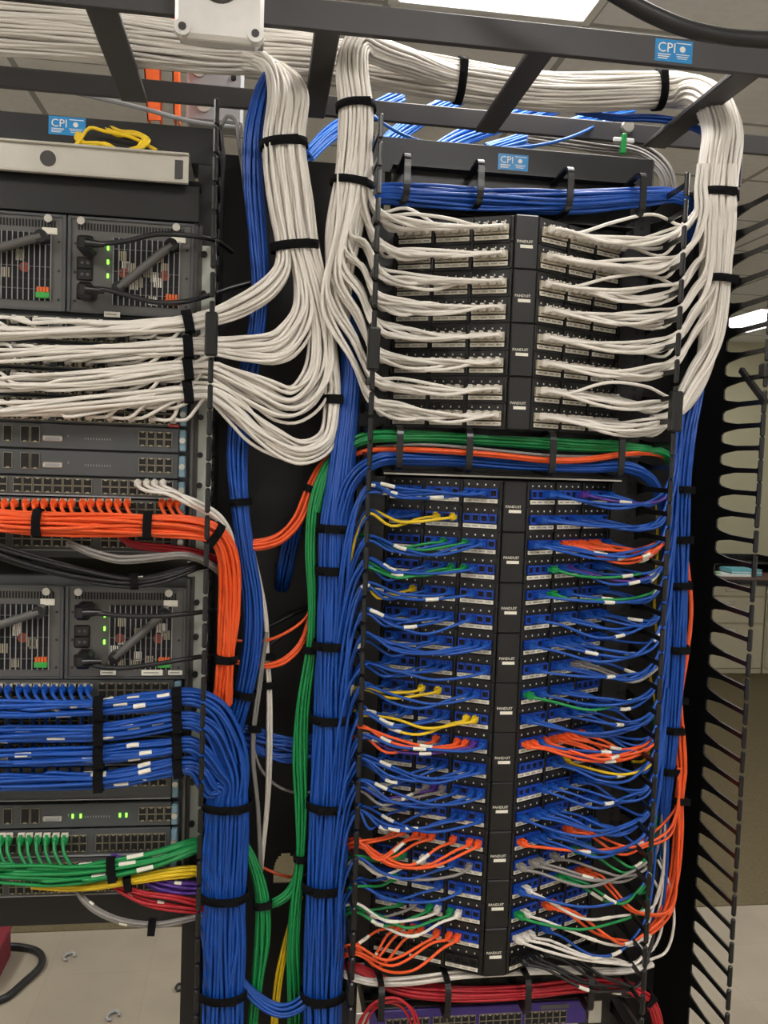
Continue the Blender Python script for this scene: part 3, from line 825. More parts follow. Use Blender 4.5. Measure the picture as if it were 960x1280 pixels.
harness('blue_cable_run', 'blue cables under the orange ones in the middle ring manager, curving down at both ends', 'cable run',
        [(414, 800, 1.53, 16, 14), (416, 720, 1.53, 16, 14), (424, 650, 1.53, 15, 14), (440, 600, 1.525, 14, 14), (470, 576, 1.525, 12, 15), (540, 574, HY, 12, 17), (640, 580, HY, 12, 17), (730, 583, HY, 11, 16), (785, 584, 1.54, 11, 14), (815, 600, 1.55, 10, 12), (830, 640, 1.56, 10, 10), (834, 700, 1.57, 9, 9)], 'blue_cable', .0029, 2, wander=.35)
harness('red_cable_run', 'dark red cables through the lowest ring manager, drooping at the outer end', 'cable run',
        [(425, 1205, 1.58, 8, 8), (450, 1212, 1.56, 9, 9), (490, 1232, 1.54, 11, 15), (560, 1241, HY, 13, 17), (650, 1240, HY, 13, 17), (740, 1232, HY, 12, 16), (790, 1236, 1.54, 11, 14), (815, 1256, 1.55, 11, 11), (826, 1300, 1.56, 11, 11)], 'red_cable', .0030, 2, wander=.4, ties=(.88,))
harness('white_cable_run', 'greyish white cables over the red ones in the lowest ring manager', 'cable run',
        [(420, 1215, 1.57, 6, 7), (460, 1226, 1.54, 8, 10), (500, 1227, 1.52, 7, 12), (580, 1217, 1.525, 6, 12), (680, 1213, 1.53, 6, 12), (780, 1214, 1.54, 5, 9), (815, 1205, 1.56, 5, 6)], 'white_cable', .0029, 1, wander=.4)
# red loop dangling in the corner
for i, (dx, dz) in enumerate(((0, 0), (5, 4), (-4, 6))):
    pp = [(448, 1330, 1.5), (452, 1275, 1.5), (470, 1252, 1.49), (497, 1248, 1.49), (515, 1265, 1.49), (520, 1330, 1.5)]
    Q = spline([tuple(P(a + dx, b + dz, Y + i * .006)) for a, b, Y in pp], .01)
    r = thing('red_patch_cord', tuple(Q[0][:3]), ['outermost', 'middle', 'innermost'][i] + ' thin red cord looping in front of the purple switch', 'patch cord', 'red cords looping by the purple switch')
    part('cable', MB().tube(Q, .0026, 'red_cable', 7), r)
    if i == 0: part('label_sleeve', MB().tube(Q[-9:-5], .0034, 'tag_white', 8), r, 'white wrap-around label')

# purple switch at the very bottom
a = P(505, 1262, 1.55); b = P(735, 1245, 1.55)
zt4 = P(620, 1256, 1.55).z
r = thing('network_switch', (RX, 1.7, zt4 - .044), 'purple fronted rack switch below the red cables at the bottom', 'network switch')
part('body', MB().box((RX - .22, 1.556, zt4 - .044), (RX + .22, 1.95, zt4), 'chassis_grey', .002), r)
part('front_panel', MB().box((RX - .22, 1.548, zt4 - .044), (RX + .20, 1.556, zt4), 'purple_panel', .0015), r)
for k in range(2): part('rack_ear', MB().box((RX - .24 + k * .445, 1.546, zt4 - .044), (RX - .215 + k * .445, 1.55, zt4), 'silver', .001), r, 'silver mounting ear')
def port_row(x0, x1, zc, y, n, rows=2, pitch_z=.0125, frame='port_metal', w=None):
    mb = MB(); p = (x1 - x0) / n; hz = pitch_z * .42; hw = p * .40
    for rw in range(rows):
        z = zc + (rw - (rows - 1) / 2) * pitch_z
        for i in range(n):
            x = x0 + p * (i + .5)
            mb.box((x - hw - .0006, y - .003, z - hz - .0006), (x + hw + .0006, y, z + hz + .0006), frame)
            mb.box((x - hw, y - .0034, z - hz), (x + hw, y - .0029, z + hz), 'dark_hole')
            s = -1 if rw else 1
            mb.box((x - hw * .4, y - .0036, z - s * hz * .95 - .0012), (x + hw * .4, y - .0031, z - s * hz * .95 + .0012), 'port_metal')
    return mb
for g in range(4): part('port_block', port_row(RX - .185 + g * .088, RX - .185 + g * .088 + .082, zt4 - .027, 1.548, 6), r, 'metal framed double row of sockets')
part('name_plate', MB().box((RX + .11, 1.5472, zt4 - .012), (RX + .165, 1.5482, zt4 - .004), 'chassis_grey'), r)

# ================================================================== trunk harnesses
def at_y(pts, yy):
    """fraction along a path given by a pixel height"""
    S = spline(path(pts), .028); px = spline([(a, b, 0) for a, b, *_ in pts], 2.0)
    j = int(np.argmin(np.abs(px[:, 1] - yy))); q = px[j]
    Yc = np.interp(q[1] if pts[0][1] < pts[-1][1] else -q[1], [p[1] if pts[0][1] < pts[-1][1] else -p[1] for p in pts], [p[2] for p in pts])
    w_ = np.array(P(q[0], q[1], Yc)); return int(np.argmin(np.linalg.norm(S[:, :3] - w_, axis=1))) / (len(S) - 1)

# white: along the ladder and down the outer manager
A = [(-520, -8, 1.67, 46, 34), (-110, 27, 1.67, 46, 34), (0, 36, 1.67, 46, 34), (120, 46, 1.68, 44, 34), (260, 62, 1.69, 42, 34), (390, 70, 1.7, 38, 34), (480, 86, 1.71, 40, 34), (590, 103, 1.71, 38, 34), (690, 114, 1.71, 37, 34), (790, 114, 1.71, 35, 34), (850, 113, 1.7, 33, 33), (888, 128, 1.63, 34, 32), (903, 165, 1.59, 38, 30), (899, 205, 1.565, 38, 28), (895, 245, 1.555, 38, 27), (896, 300, 1.555, 33, 24), (892, 352, 1.555, 27, 22), (888, 415, 1.56, 20, 18), (878, 465, 1.565, 14, 14), (860, 502, 1.56, 10, 11), (838, 520, 1.54, 7, 8), (815, 524, 1.53, 6, 7)]
S_ = spline(path(A), .028)
def fr_at(pts, i): 
    S = spline(path(pts), .028); w_ = np.array(P(*pts[i][:3])); return int(np.argmin(np.linalg.norm(S[:, :3] - w_, axis=1))) / (len(S) - 1)
harness('white_cable_loom', 'thick white cable trunk along the ladder rack, dropping into the outer manager', 'cable loom', A, 'white_cable', .0032, 3, 100,
        ties=(fr_at(A, 7) - .003, .5 * (fr_at(A, 9) + fr_at(A, 10)) + .008, fr_at(A, 14)), wander=.16, tiew=.015, tscale=1.04)
c = P(897, 352, 1.552); t = (P(894, 372, 1.552) - c).normalized(); l = t.cross(Vector((0, 1, 0))).normalized(); d = l.cross(t)
solo('velcro_tie', tie_mesh(c, t, l, d, .030, .036, .014), tuple(c), 'black strap around the white drop in the outer manager, beside the third white row', 'cable tie')
# white: the drop beside the panels
B = [(620, 104, 1.72, 14, 16), (560, 94, 1.69, 18, 22), (490, 70, 1.60, 22, 28), (446, 58, 1.555, 26, 27), (440, 90, 1.54, 29, 27), (445, 135, 1.535, 30, 27), (444, 185, 1.535, 31, 27), (440, 230, 1.535, 33, 28), (430, 290, 1.54, 32, 24), (425, 340, 1.545, 24, 20), (426, 400, 1.56, 15, 12)]
harness('white_cable_loom', 'white cable trunk dropping beside the white patch panels', 'cable loom', B, 'white_cable', .0031, 2, 100, ties=(fr_at(B, 5), fr_at(B, 7)), wander=.16, tscale=1.05)
# white: four feeds of the line cards
LY = 1.555           # faces of the left modules
LCZ = [1.818, 1.7735, 1.7285, 1.684]
feeds = [
 [(270, 62, 1.71, 14, 14), (325, 74, 1.65, 14, 16), (344, 115, 1.57, 12, 20), (337, 180, 1.55, 11, 22), (343, 250, 1.545, 11, 22), (354, 310, 1.54, 11, 20), (352, 338, 1.535, 14, 18), (330, 365, 1.525, 17, 16), (295, 385, 1.52, 17, 14), (262, 396, 1.515, 14, 13), (235, 402, 1.51, 15, 14), (160, 409, 1.505, 12, 14), (80, 412, 1.505, 13, 14), (0, 414, 1.505, 14, 14), (-60, 414, 1.505, 15, 14)],
 [(270, 65, 1.71, 14, 14), (333, 79, 1.65, 14, 16), (356, 118, 1.57, 12, 20), (350, 180, 1.55, 11, 22), (358, 250, 1.545, 11, 22), (367, 310, 1.54, 11, 20), (376, 345, 1.54, 14, 18), (380, 390, 1.535, 22, 18), (352, 432, 1.525, 27, 16), (305, 437, 1.52, 22, 15), (262, 434, 1.515, 15, 13), (235, 434, 1.51, 15, 14), (160, 438, 1.505, 15, 14), (80, 442, 1.505, 15, 14), (0, 446, 1.505, 15, 14), (-60, 446, 1.505, 15, 14)],
 [(270, 68, 1.71, 14, 14), (341, 84, 1.65, 14, 16), (368, 120, 1.575, 12, 20), (362, 180, 1.55, 11, 22), (371, 250, 1.545, 11, 22), (380, 310, 1.54, 11, 20), (391, 350, 1.54, 14, 18), (402, 410, 1.54, 20, 18), (398, 470, 1.54, 30, 20), (365, 504, 1.53, 36, 20), (315, 486, 1.52, 27, 15), (262, 462, 1.515, 15, 13), (235, 462, 1.51, 15, 14), (160, 470, 1.505, 15, 14), (80, 477, 1.505, 15, 14), (0, 480, 1.505, 15, 14), (-60, 480, 1.505, 15, 14)],
 [(270, 71, 1.71, 14, 14), (349, 89, 1.65, 14, 16), (378, 122, 1.58, 11, 20), (373, 180, 1.555, 10, 22), (383, 250, 1.55, 10, 22), (391, 310, 1.545, 10, 20), (402, 360, 1.55, 12, 18), (410, 430, 1.555, 13, 18), (416, 500, 1.555, 14, 18), (408, 550, 1.55, 17, 18), (375, 566, 1.54, 22, 18), (330, 545, 1.53, 25, 17), (292, 510, 1.52, 22, 15), (262, 490, 1.515, 16, 13), (235, 490, 1.51, 15, 14), (160, 500, 1.505, 15, 14), (80, 510, 1.505, 15, 14), (0, 514, 1.505, 15, 14), (-60, 514, 1.505, 15, 14)]]
def ports_exit(xs, zs, y=LY, fwd=.05, dx=.035, drop=0.0):
    return [(x + .045 + RNG.rand() * .03, [(x + dx * (.6 + .5 * RNG.rand()), y - fwd + RNG.rand() * .012, z + drop * .5), (x + .006, y - .034, z), (x, y - .014, z)], (x, y, z)) for x, z in zip(xs, zs)]

def feed(name, label, pts, m, exits, r=.003, ties=(), wander=.3, sleeves=0, plug=True, group=None, tscale=1.1, tiew=.012, reverse=False, up=False):
    """harness whose cables leave one by one to sockets; pts run from the trunk towards -X"""
    S = spline(path(pts), .028); X, T, L, D = frames(S); n = len(S)
    root = thing(name, tuple(X[n // 2]), label, 'cable harness', group)
    a0 = float(np.median(S[:, 3])); b0 = float(np.median(S[:, 4]))
    seats = rings(a0, b0, r, 3); random.shuffle(seats)
    while len(seats) < len(exits): seats = seats + seats
    s = np.linspace(0, 1, n); length = float(np.sum(np.linalg.norm(np.diff(X, axis=0), axis=1))); nf = max(1., length / .35)
    start = 0
    for i, (cut, tail, port) in enumerate(exits):
        u, v = seats[i]; ph = RNG.rand(4) * 2 * PI; am = wander * (.4 + .6 * RNG.rand(2))
        uu = u + am[0] * np.sin(nf * s * (1.2 + RNG.rand()) * PI + ph[0]); vv = v + am[1] * np.sin(nf * s * (1.2 + RNG.rand()) * PI + ph[1])
        q = np.sqrt(uu * uu + vv * vv); kk = np.where(q > 1, 1 / np.maximum(q, 1e-6), 1); uu *= kk; vv *= kk
        pc = X + L * (uu * (S[:, 3] - r * .2))[:, None] + D * (vv * (S[:, 4] - r * .2))[:, None]
        last = n
        for j in range(n // 3, n):
            if pc[j, 0] < cut: last = j; break
        Q = spline(pc[:last].tolist() + [tuple(p) for p in tail], .014)
        o = part('cable', MB().tube(Q, r, m), root)
        if plug and port[0] > -.47:
            d = Vector(tail[-2]) - Vector(tail[-1]) if not up else Vector((0, -1, 0)); d = Vector((d.x * .3, min(d.y, -.3 * d.length), d.z * .5))
            part('plug', boot(Vector(port) + Vector((0, -.004, 0)), d, Vector((0, 0, 1)), m, .015), o)
        if i < sleeves:
            ok = [j for j in range(3, len(Q) - 6) if -.42 < Q[j, 0] < -.13]
            k = ok[RNG.randint(len(ok))] if ok else len(Q) - 8
            part('label_sleeve', MB().tube(Q[k:k + 3], r + .0009, 'tag_white', 8), o, 'white wrap-around label')
    for t in ties:
        k = int(min(max(t * (n - 1), 1), n - 2))
        part('velcro_tie', tie_mesh(Vector(X[k]), Vector(T[k]), Vector(L[k]), Vector(D[k]), S[k, 3] * tscale + .001, S[k, 4] * tscale + .001, tiew), root, 'black hook-and-loop tie')
    return root
NM = ['uppermost', 'second', 'third', 'lowest']
for k, pts in enumerate(feeds):
    xs = [-.150 - .0172 * (j % 24) for j in range(24)]
    zs = [LCZ[k] + (.009 if j % 2 else -.010) for j in range(24)]
    # ties: two on the common drop (drawn on the last feed), one at the rack rail
    i_r = next(i for i, p in enumerate(pts) if p[0] == 262 or p[0] == 235)
    tt = [fr_at(pts, i_r + 1)]
    if k == 3: tt.append(fr_at(pts, 8))
    feed('white_cable_harness', f'white cables feeding the {NM[k]} of the four white-cabled line cards', pts, 'white_cable', ports_exit(xs, zs), .0031, tt, .35, group='white harnesses of the line cards', tiew=.016)
# the two ties that hold all four feeds together on the drop
for nm, x, y, Y, a, b in (('upper', 355, 181, 1.551, 39, 27), ('lower', 369, 309, 1.543, 41, 26)):
    c = P(x, y, Y); t = (P(x + 1, y + 10, Y) - c).normalized(); l = t.cross(Vector((0, 1, 0))).normalized(); d = l.cross(t)
    solo('velcro_tie', tie_mesh(c, t, l, d, a / 1000, b / 1000, .015), tuple(c), f'{nm} black strap around the white drop between the racks', 'cable tie', 'straps on the white drop')

# blue: from the ladder down behind the white loops
Bl = [(345, 85, 1.62, 13, 13), (330, 110, 1.60, 14, 14), (318, 160, 1.585, 16, 14), (316, 220, 1.58, 17, 14), (322, 300, 1.58, 16, 14), (326, 360, 1.58, 15, 14), (318, 430, 1.58, 16, 14), (304, 500, 1.58, 19, 14), (297, 560, 1.575, 19, 14), (300, 628, 1.57, 16, 14), (307, 690, 1.565, 18, 15), (316, 750, 1.565, 17, 15), (315, 810, 1.565, 17, 15), (305, 866, 1.57, 17, 15), (292, 915, 1.58, 18, 15), (280, 980, 1.60, 18, 15)]
harness('blue_cable_loom', 'slim blue cable trunk hanging behind the white loops between the racks', 'cable loom', Bl, 'blue_cable', .0030, 2, 60, ties=(fr_at(Bl, 9), fr_at(Bl, 13)), wander=.3, tscale=1.08)
# main blue trunk
D_ = [(402, 1480, 1.54, 36, 30), (404, 1240, 1.54, 35, 30), (406, 1170, 1.54, 36, 30), (407, 1105, 1.54, 35, 30), (410, 1050, 1.54, 37, 31), (412, 1004, 1.54, 35, 30), (415, 950, 1.54, 36, 30), (416, 896, 1.54, 33, 29), (417, 850, 1.54, 33, 29), (418, 805, 1.54, 31, 28), (419, 760, 1.54, 31, 27), (419, 712, 1.54, 29, 26), (420, 661, 1.54, 28, 25), (425, 610, 1.545, 24, 22), (432, 540, 1.555, 19, 18), (438, 470, 1.565, 17, 16), (436, 400, 1.575, 15, 15), (430, 330, 1.585, 14, 14)]
harness('blue_cable_loom', 'thick main blue cable trunk beside the blue patch panels', 'cable loom', D_, 'blue_cable', .0030, 2, 90, ties=[fr_at(D_, i) for i in (1, 3, 5, 7, 9, 11, 12)], wander=.2, tscale=1.12, tiew=.015)
# outer blue trunk
E_ = [(868, 485, 1.60, 20, 16), (856, 540, 1.58, 22, 17), (850, 612, 1.575, 21, 17), (848, 674, 1.575, 21, 17), (847, 731, 1.575, 20, 17), (845, 811, 1.575, 19, 16), (839, 911, 1.575, 17, 15), (834, 962, 1.575, 14, 13), (830, 1020, 1.58, 10, 10), (826, 1100, 1.585, 7, 7), (812, 1165, 1.58, 5, 6)]
harness('blue_cable_loom', 'blue cable trunk in the outer manager, feeding the outer half of the panels', 'cable loom', E_, 'blue_cable', .0029, 2, 60, ties=[fr_at(E_, i) for i in (2, 3, 4, 5, 6, 7)], wander=.25, tscale=1.15, tiew=.014)
G_ = [(857, 690, 1.59, 3, 3), (864, 760, 1.59, 3, 3), (858, 820, 1.585, 4, 4), (849, 875, 1.58, 6, 6), (850, 930, 1.575, 15, 10), (852, 965, 1.575, 14, 10), (849, 1000, 1.57, 11, 10), (848, 1040, 1.57, 12, 10), (842, 1100, 1.565, 11, 10), (828, 1142, 1.56, 9, 9), (811, 1164, 1.555, 6, 8)]
harness('orange_cable_loom', 'orange cables hanging in the outer manager beside the blue trunk', 'cable loom', G_, 'orange_cable', .0028, 2, 24, ties=(fr_at(G_, 3), fr_at(G_, 6)), wander=.3, tscale=1.1)
for i, (pp, m, lb) in enumerate((([(820, 600, 1.58), (822, 680, 1.58), (818, 760, 1.585), (822, 800, 1.58)], 'yellow_cable', 'yellow cord running down behind the outer fingers'),
                              ([(812, 840, 1.58), (820, 900, 1.58), (806, 950, 1.57), (790, 952, 1.56)], 'yellow_cable', 'lower yellow cord curling in behind the outer fingers'),
                              ([(815, 880, 1.6), (822, 960, 1.6), (826, 1040, 1.6), (812, 1110, 1.59), (790, 1120, 1.57)], 'green_cable', 'green cord running down between blue and orange in the outer manager'),
                              ([(822, 1075, 1.57), (838, 1110, 1.565), (842, 1160, 1.565), (832, 1190, 1.56), (812, 1200, 1.55)], 'white_cable', 'white cord looping down through the lower outer fingers'),
                              ([(805, 1080, 1.57), (826, 1120, 1.57), (826, 1165, 1.57), (812, 1190, 1.56), (795, 1178, 1.55)], 'white_cable', 'second white cord looping down through the lower outer fingers'),
                              ([(835, 1000, 1.57), (834, 1080, 1.565), (826, 1140, 1.56), (808, 1172, 1.55), (770, 1176, 1.52)], 'blue_cable', 'single blue cord looping down to the lowest patch panel'))):
    Q = spline([tuple(P(*p)) for p in pp], .012)
    r = thing(COLNAME[m] + '_patch_cord', tuple(Q[0][:3]), lb, 'patch cord'); part('cable', MB().tube(Q, .0028, m, 7), r)

# orange / green / grey between the racks
O1 = [(430, 560, 1.60, 9, 9), (402, 585, 1.59, 9, 9), (388, 612, 1.585, 10, 9), (372, 650, 1.58, 13, 10), (348, 674, 1.575, 14, 11), (318, 682, 1.57, 13, 11), (290, 680, 1.575, 10, 10), (268, 672, 1.59, 9, 9)]
harness('orange_cable_harness', 'orange cables swinging from the left rack up to the middle ring manager', 'cable harness', O1, 'orange_cable', .0030, 1, 14, ties=(fr_at(O1, 2),), wander=.5)
O2 = [(392, 735, 1.60, 4, 5), (386, 775, 1.59, 5, 6), (376, 805, 1.585, 7, 6), (352, 827, 1.58, 8, 6), (325, 832, 1.58, 6, 6), (290, 826, 1.595, 5, 5)]
harness('orange_cable_harness', 'short orange cable loop hanging between the racks under the other', 'cable harness', O2, 'orange_cable', .0029, 1, 6, wander=.5)
O3 = [(394, 740, 1.60, 2, 3), (384, 770, 1.585, 2, 3), (355, 792, 1.58, 3, 3), (325, 802, 1.585, 2, 3), (290, 800, 1.6, 2, 3)]
harness('orange_cable_harness', 'two stray orange cables above the short orange loop', 'cable harness', O3, 'orange_cable', .0029, 1, 2, wander=.3)
G1 = [(430, 555, 1.575, 9, 9), (408, 585, 1.57, 8, 9), (393, 630, 1.565, 9, 9), (388, 690, 1.56, 9, 10), (390, 750, 1.56, 8, 9), (388, 812, 1.56, 10, 9), (378, 880, 1.56, 12, 10), (375, 950, 1.56, 13, 10), (377, 1010, 1.56, 11, 10), (376, 1072, 1.56, 9, 9), (370, 1130, 1.56, 13, 10), (366, 1190, 1.565, 14, 10), (368, 1260, 1.575, 13, 10), (366, 1420, 1.58, 12, 10)]
harness('green_cable_loom', 'long green cable trunk hanging beside the main blue trunk', 'cable loom', G1, 'green_cable', .0029, 2, 26, ties=(fr_at(G1, 5), fr_at(G1, 9)), wander=.4, tscale=1.08)
G2 = [(296, 1040, 1.575, 8, 9), (312, 1070, 1.565, 10, 10), (324, 1105, 1.555, 12, 10), (328, 1130, 1.55, 13, 10), (328, 1175, 1.55, 15, 10), (322, 1225, 1.555, 12, 10), (300, 1420, 1.58, 10, 9)]
harness('green_cable_loom', 'short green cable trunk beside the lower blue trunk', 'cable loom', G2, 'green_cable', .0029, 2, 26, ties=(fr_at(G2, 3),), wander=.4, tscale=1.08)
G3 = [(375, 1060, 1.575, 7, 7), (372, 1090, 1.565, 8, 8), (362, 1115, 1.56, 9, 8), (345, 1128, 1.56, 9, 8), (320, 1132, 1.57, 8, 8)]
harness('green_cable_harness', 'green cable loop linking the two green trunks', 'cable harness', G3, 'green_cable', .0029, 1, 12, wander=.45)
W1 = [(303, 640, 1.62, 4, 5), (318, 700, 1.61, 4, 5), (332, 770, 1.595, 5, 6), (334, 820, 1.59, 6, 6), (336, 856, 1.59, 7, 6), (336, 920, 1.59, 7, 6), (334, 1000, 1.595, 6, 6), (326, 1090, 1.60, 5, 5)]
harness('white_cable_harness', 'few white cables strapped twice, hanging behind the blue trunk', 'cable harness', W1, 'white_cable', .0028, 1, 8, ties=(fr_at(W1, 3), fr_at(W1, 4)), wander=.4)
W2 = [(333, 790, 1.585, 3, 4), (325, 850, 1.575, 5, 5), (317, 910, 1.575, 5, 5), (316, 950, 1.575, 5, 5), (322, 1010, 1.58, 6, 5), (326, 1090, 1.59, 5, 5)]
harness('grey_cable_harness', 'grey cables slanting down behind the lower blue trunk', 'cable harness', W2, 'gray_cable', .0028, 1, 8, wander=.4, ties=(fr_at(W2, 2),))
W3 = [(316, 935, 1.585, 3, 4), (325, 960, 1.59, 6, 4), (345, 980, 1.60, 9, 4), (370, 990, 1.61, 9, 4), (400, 990, 1.62, 6, 4)]
harness('grey_cable_harness', 'three grey cables crossing to the green trunk', 'cable harness', W3, 'gray_cable', .0028, 1, 4, wander=.6)
L1 = [(285, 915, 1.60, 12, 10), (312, 924, 1.60, 24, 11), (340, 934, 1.605, 25, 11), (365, 938, 1.605, 24, 11), (402, 930, 1.60, 20, 11)]
harness('blue_cable_harness', 'blue cables crossing level between the blue trunks', 'cable harness', L1, 'blue_cable', .0030, 2, 30, wander=.7)
L2 = [(285, 1205, 1.55, 8, 9), (302, 1228, 1.54, 10, 10), (325, 1252, 1.535, 13, 11), (352, 1264, 1.53, 15, 11), (380, 1252, 1.535, 13, 11), (402, 1215, 1.545, 9, 9)]
harness('blue_cable_harness', 'blue cable loop drooping between the trunks near the floor', 'cable harness', L2, 'blue_cable', .0030, 2, 30, wander=.4)
Ye = [(376, 1120, 1.60, 4, 5), (362, 1160, 1.595, 5, 6), (354, 1195, 1.585, 7, 6), (347, 1235, 1.585, 8, 6), (335, 1420, 1.6, 8, 6)]
harness('yellow_cable_harness', 'yellow cables hanging low between green and blue trunks', 'cable harness', Ye, 'yellow_cable', .0028, 2, 12, wander=.3)
Db = [(368, 655, 1.68, 15, 10), (362, 685, 1.70, 17, 10), (358, 705, 1.69, 17, 10), (355, 720, 1.70, 15, 10), (352, 735, 1.74, 14, 10)]
harness('blue_cable_harness', 'short stub of blue cables against the black back plate', 'cable harness', Db, 'blue_cable', .0030, 2, 24, wander=.2)
for i, (pp, lb) in enumerate((([(322, 790, 1.66), (350, 776, 1.66), (378, 762, 1.67), (400, 752, 1.68)], 'upper thin black cord crossing the black back plate'),
                          ([(325, 815, 1.65), (352, 795, 1.655), (380, 775, 1.67), (402, 766, 1.68)], 'lower thin black cord crossing the black back plate'))):
    Q = spline([tuple(P(*p)) for p in pp], .012)
    r = thing('power_cable', tuple(Q[0][:3]), lb, 'power cable'); part('cable', MB().tube(Q, .004, 'black_cable', 8), r)
Or = [(312, 1076, 1.64, 3, 3), (345, 1092, 1.63, 3, 3), (368, 1096, 1.63, 3, 3), (392, 1092, 1.64, 3, 3)]
harness('orange_cable_harness', 'two orange cables crossing low below the pale opening', 'cable harness', Or, 'orange_cable', .0028, 1, 2, wander=.3)

# light blue cables behind the ladder and rack tops
for i, pp in enumerate(([(385, 195, 1.95, 16, 14), (410, 170, 1.98, 18, 14), (450, 145, 2.02, 18, 14), (500, 120, 2.1, 18, 14)],
                       [(470, 190, 2.0, 18, 14), (500, 165, 2.05, 20, 14), (540, 140, 2.1, 20, 14), (580, 120, 2.15, 20, 14)],
                       [(545, 190, 2.0, 20, 14), (580, 172, 2.05, 22, 14), (640, 150, 2.1, 22, 14), (700, 130, 2.15, 20, 14)],
                       [(610, 190, 2.0, 20, 14), (660, 175, 2.05, 20, 14), (720, 155, 2.1, 18, 14), (790, 140, 2.15, 16, 14)])):
    harness('light_blue_cable_harness', 'light blue cables slanting away behind the ladder rack, ' + ['nearest the white drop', 'second from the white drop', 'third from the white drop', 'farthest from the white drop'][i], 'cable harness', pp, 'light_blue_cable', .003, 2, 30, wander=.3, group='light blue cables behind the ladder rack')
Q = spline([tuple(P(*p)) for p in [(455, 135, 1.78), (480, 155, 1.77), (515, 173, 1.76), (560, 183, 1.76), (620, 186, 1.76), (670, 182, 1.77), (712, 172, 1.79), (760, 150, 1.84)]], .012)
r = thing('loose_cable', tuple(Q[0][:3]), 'single light blue cable sagging under the ladder rack', 'cable'); part('cable', MB().tube(Q, .0034, 'light_blue_cable', 8), r)
Q = spline([tuple(P(*p)) for p in [(-60, 78, 1.85), (30, 104, 1.96), (75, 112, 2.0), (130, 124, 2.0), (180, 136, 2.0), (240, 152, 2.0), (300, 160, 2.0)]], .012)
r = thing('loose_cable', tuple(Q[0][:3]), 'pale bluish cable slanting behind the left end of the ladder rack', 'cable'); part('cable', MB().tube(Q, .005, 'box_grey', 8), r)
Q = spline([tuple(P(*p)) for p in [(276, 160, 1.62), (284, 145, 1.62), (294, 150, 1.62), (298, 175, 1.61), (303, 210, 1.60), (309, 260, 1.60)]], .012)
r = thing('loose_cable', tuple(Q[0][:3]), 'loose pale cable hooked over the top of the middle manager', 'cable'); part('cable', MB().tube(Q, .0034, 'gray_cable', 8), r)
Gy = [(660, 170, 1.95, 16, 12), (740, 180, 1.93, 20, 13), (800, 190, 1.9, 20, 13), (830, 215, 1.87, 18, 13), (840, 260, 1.85, 14, 12)]
harness('grey_cable_harness', 'grey cables curving down behind the top of the patch panel rack', 'cable harness', Gy, 'gray_cable', .003, 2, 40, wander=.25)
Bk = [(720, 139, 1.745, 6, 6), (770, 147, 1.74, 9, 8), (812, 148, 1.735, 9, 9), (845, 152, 1.72, 8, 9), (880, 166, 1.68, 7, 7), (896, 190, 1.64, 6, 6)]
harness('blue_cable_loom', 'blue cables tucked under the white trunk at the ladder end', 'cable loom', Bk, 'blue_cable', .003, 2, 30, wander=.3)

# ================================================================== left rack
LX0, LX1 = -.556, -.118
def zed(y, px=120, Y=LY): return P(px, y, Y).z
def xed(x, y, Y=LY): return P(x, y, Y).x
# silver tray, coil, blank panel
zt, zb_ = P(120, 183, 1.53).z, P(120, 222, 1.53).z
xr = P(236, 205, 1.53).x
r = thing('metal_shelf', (-.35, 1.6, zb_), 'pale aluminium shelf with a round hole at the top of the left rack', 'shelf')
mb = MB().box((LX0, 1.53, zb_), (xr, 1.533, zt), 'silver', .001); mb.box((LX0, 1.533, zt - .003), (xr, 1.9, zt), 'silver')
mb.box((LX0, 1.524, zt - .004), (xr, 1.53, zt), 'silver', .001); mb.box((LX0, 1.524, zb_), (xr, 1.53, zb_ + .004), 'silver', .001); mb.box((xr - .012, 1.5285, zb_), (xr, 1.53, zt), 'silver', .0005)
part('front_lip', mb, r)
q = P(60, 198, 1.53); part('hole', MB().cyl((q.x, 1.5285, q.z), (q.x, 1.5305, q.z), .0125, 'text_dark', 20), r, 'dark round hole')
q = P(224, 211, 1.53); part('slot', MB().box((q.x - .007, 1.5285, q.z - .017), (q.x + .007, 1.5305, q.z + .014), 'text_dark', .0005), r, 'dark upright slot')
for k, rad in enumerate((1.0, .8, .9)):
    pass
Q = []
for j in range(46):
    a = j / 45 * 2 * PI * 3.2
    x = 135 + 42 * math.cos(a) + 10 * (j / 45); y = 176 + (13 + 3 * math.sin(j)) * math.sin(a) - 4 * math.cos(a) - (8 if math.cos(a) < 0 else -4)
    Q.append(tuple(P(x, min(y, 188), 1.575 - .02 * math.sin(a + .6))))
r = thing('coiled_yellow_cable', Q[0], 'bright yellow cable coiled on the aluminium shelf', 'cable'); part('coil', MB().tube(spline(Q, .01), .003, 'yellow_cable', 8), r)
part('tail', MB().tube(spline([tuple(P(x, y, 1.57)) for x, y in ((90, 184), (98, 178), (112, 160), (130, 164), (165, 172), (196, 188))], .01), .003, 'yellow_cable', 8), r)

zt, zb2_ = P(120, 222, 1.545).z, P(120, 268, 1.545).z
r = thing('blank_panel', (-.35, 1.56, zb2_), 'dark blank filler panel under the aluminium shelf', 'panel')
part('face', MB().box((LX0, 1.55, zb2_), (LX1 + .004, 1.553, zt), 'panel_black', .001).box((LX0, 1.553, zb2_), (LX1 + .004, 1.60, zb2_ + .003), 'panel_black'), r)
part('fold', MB().prism([(LX0, 1.55, zt), (LX0, 1.565, zt + .012), (LX0, 1.60, zt + .012), (LX0, 1.60, zt)], (LX1 - LX0 + .004, 0, 0), 'panel_black'), r)

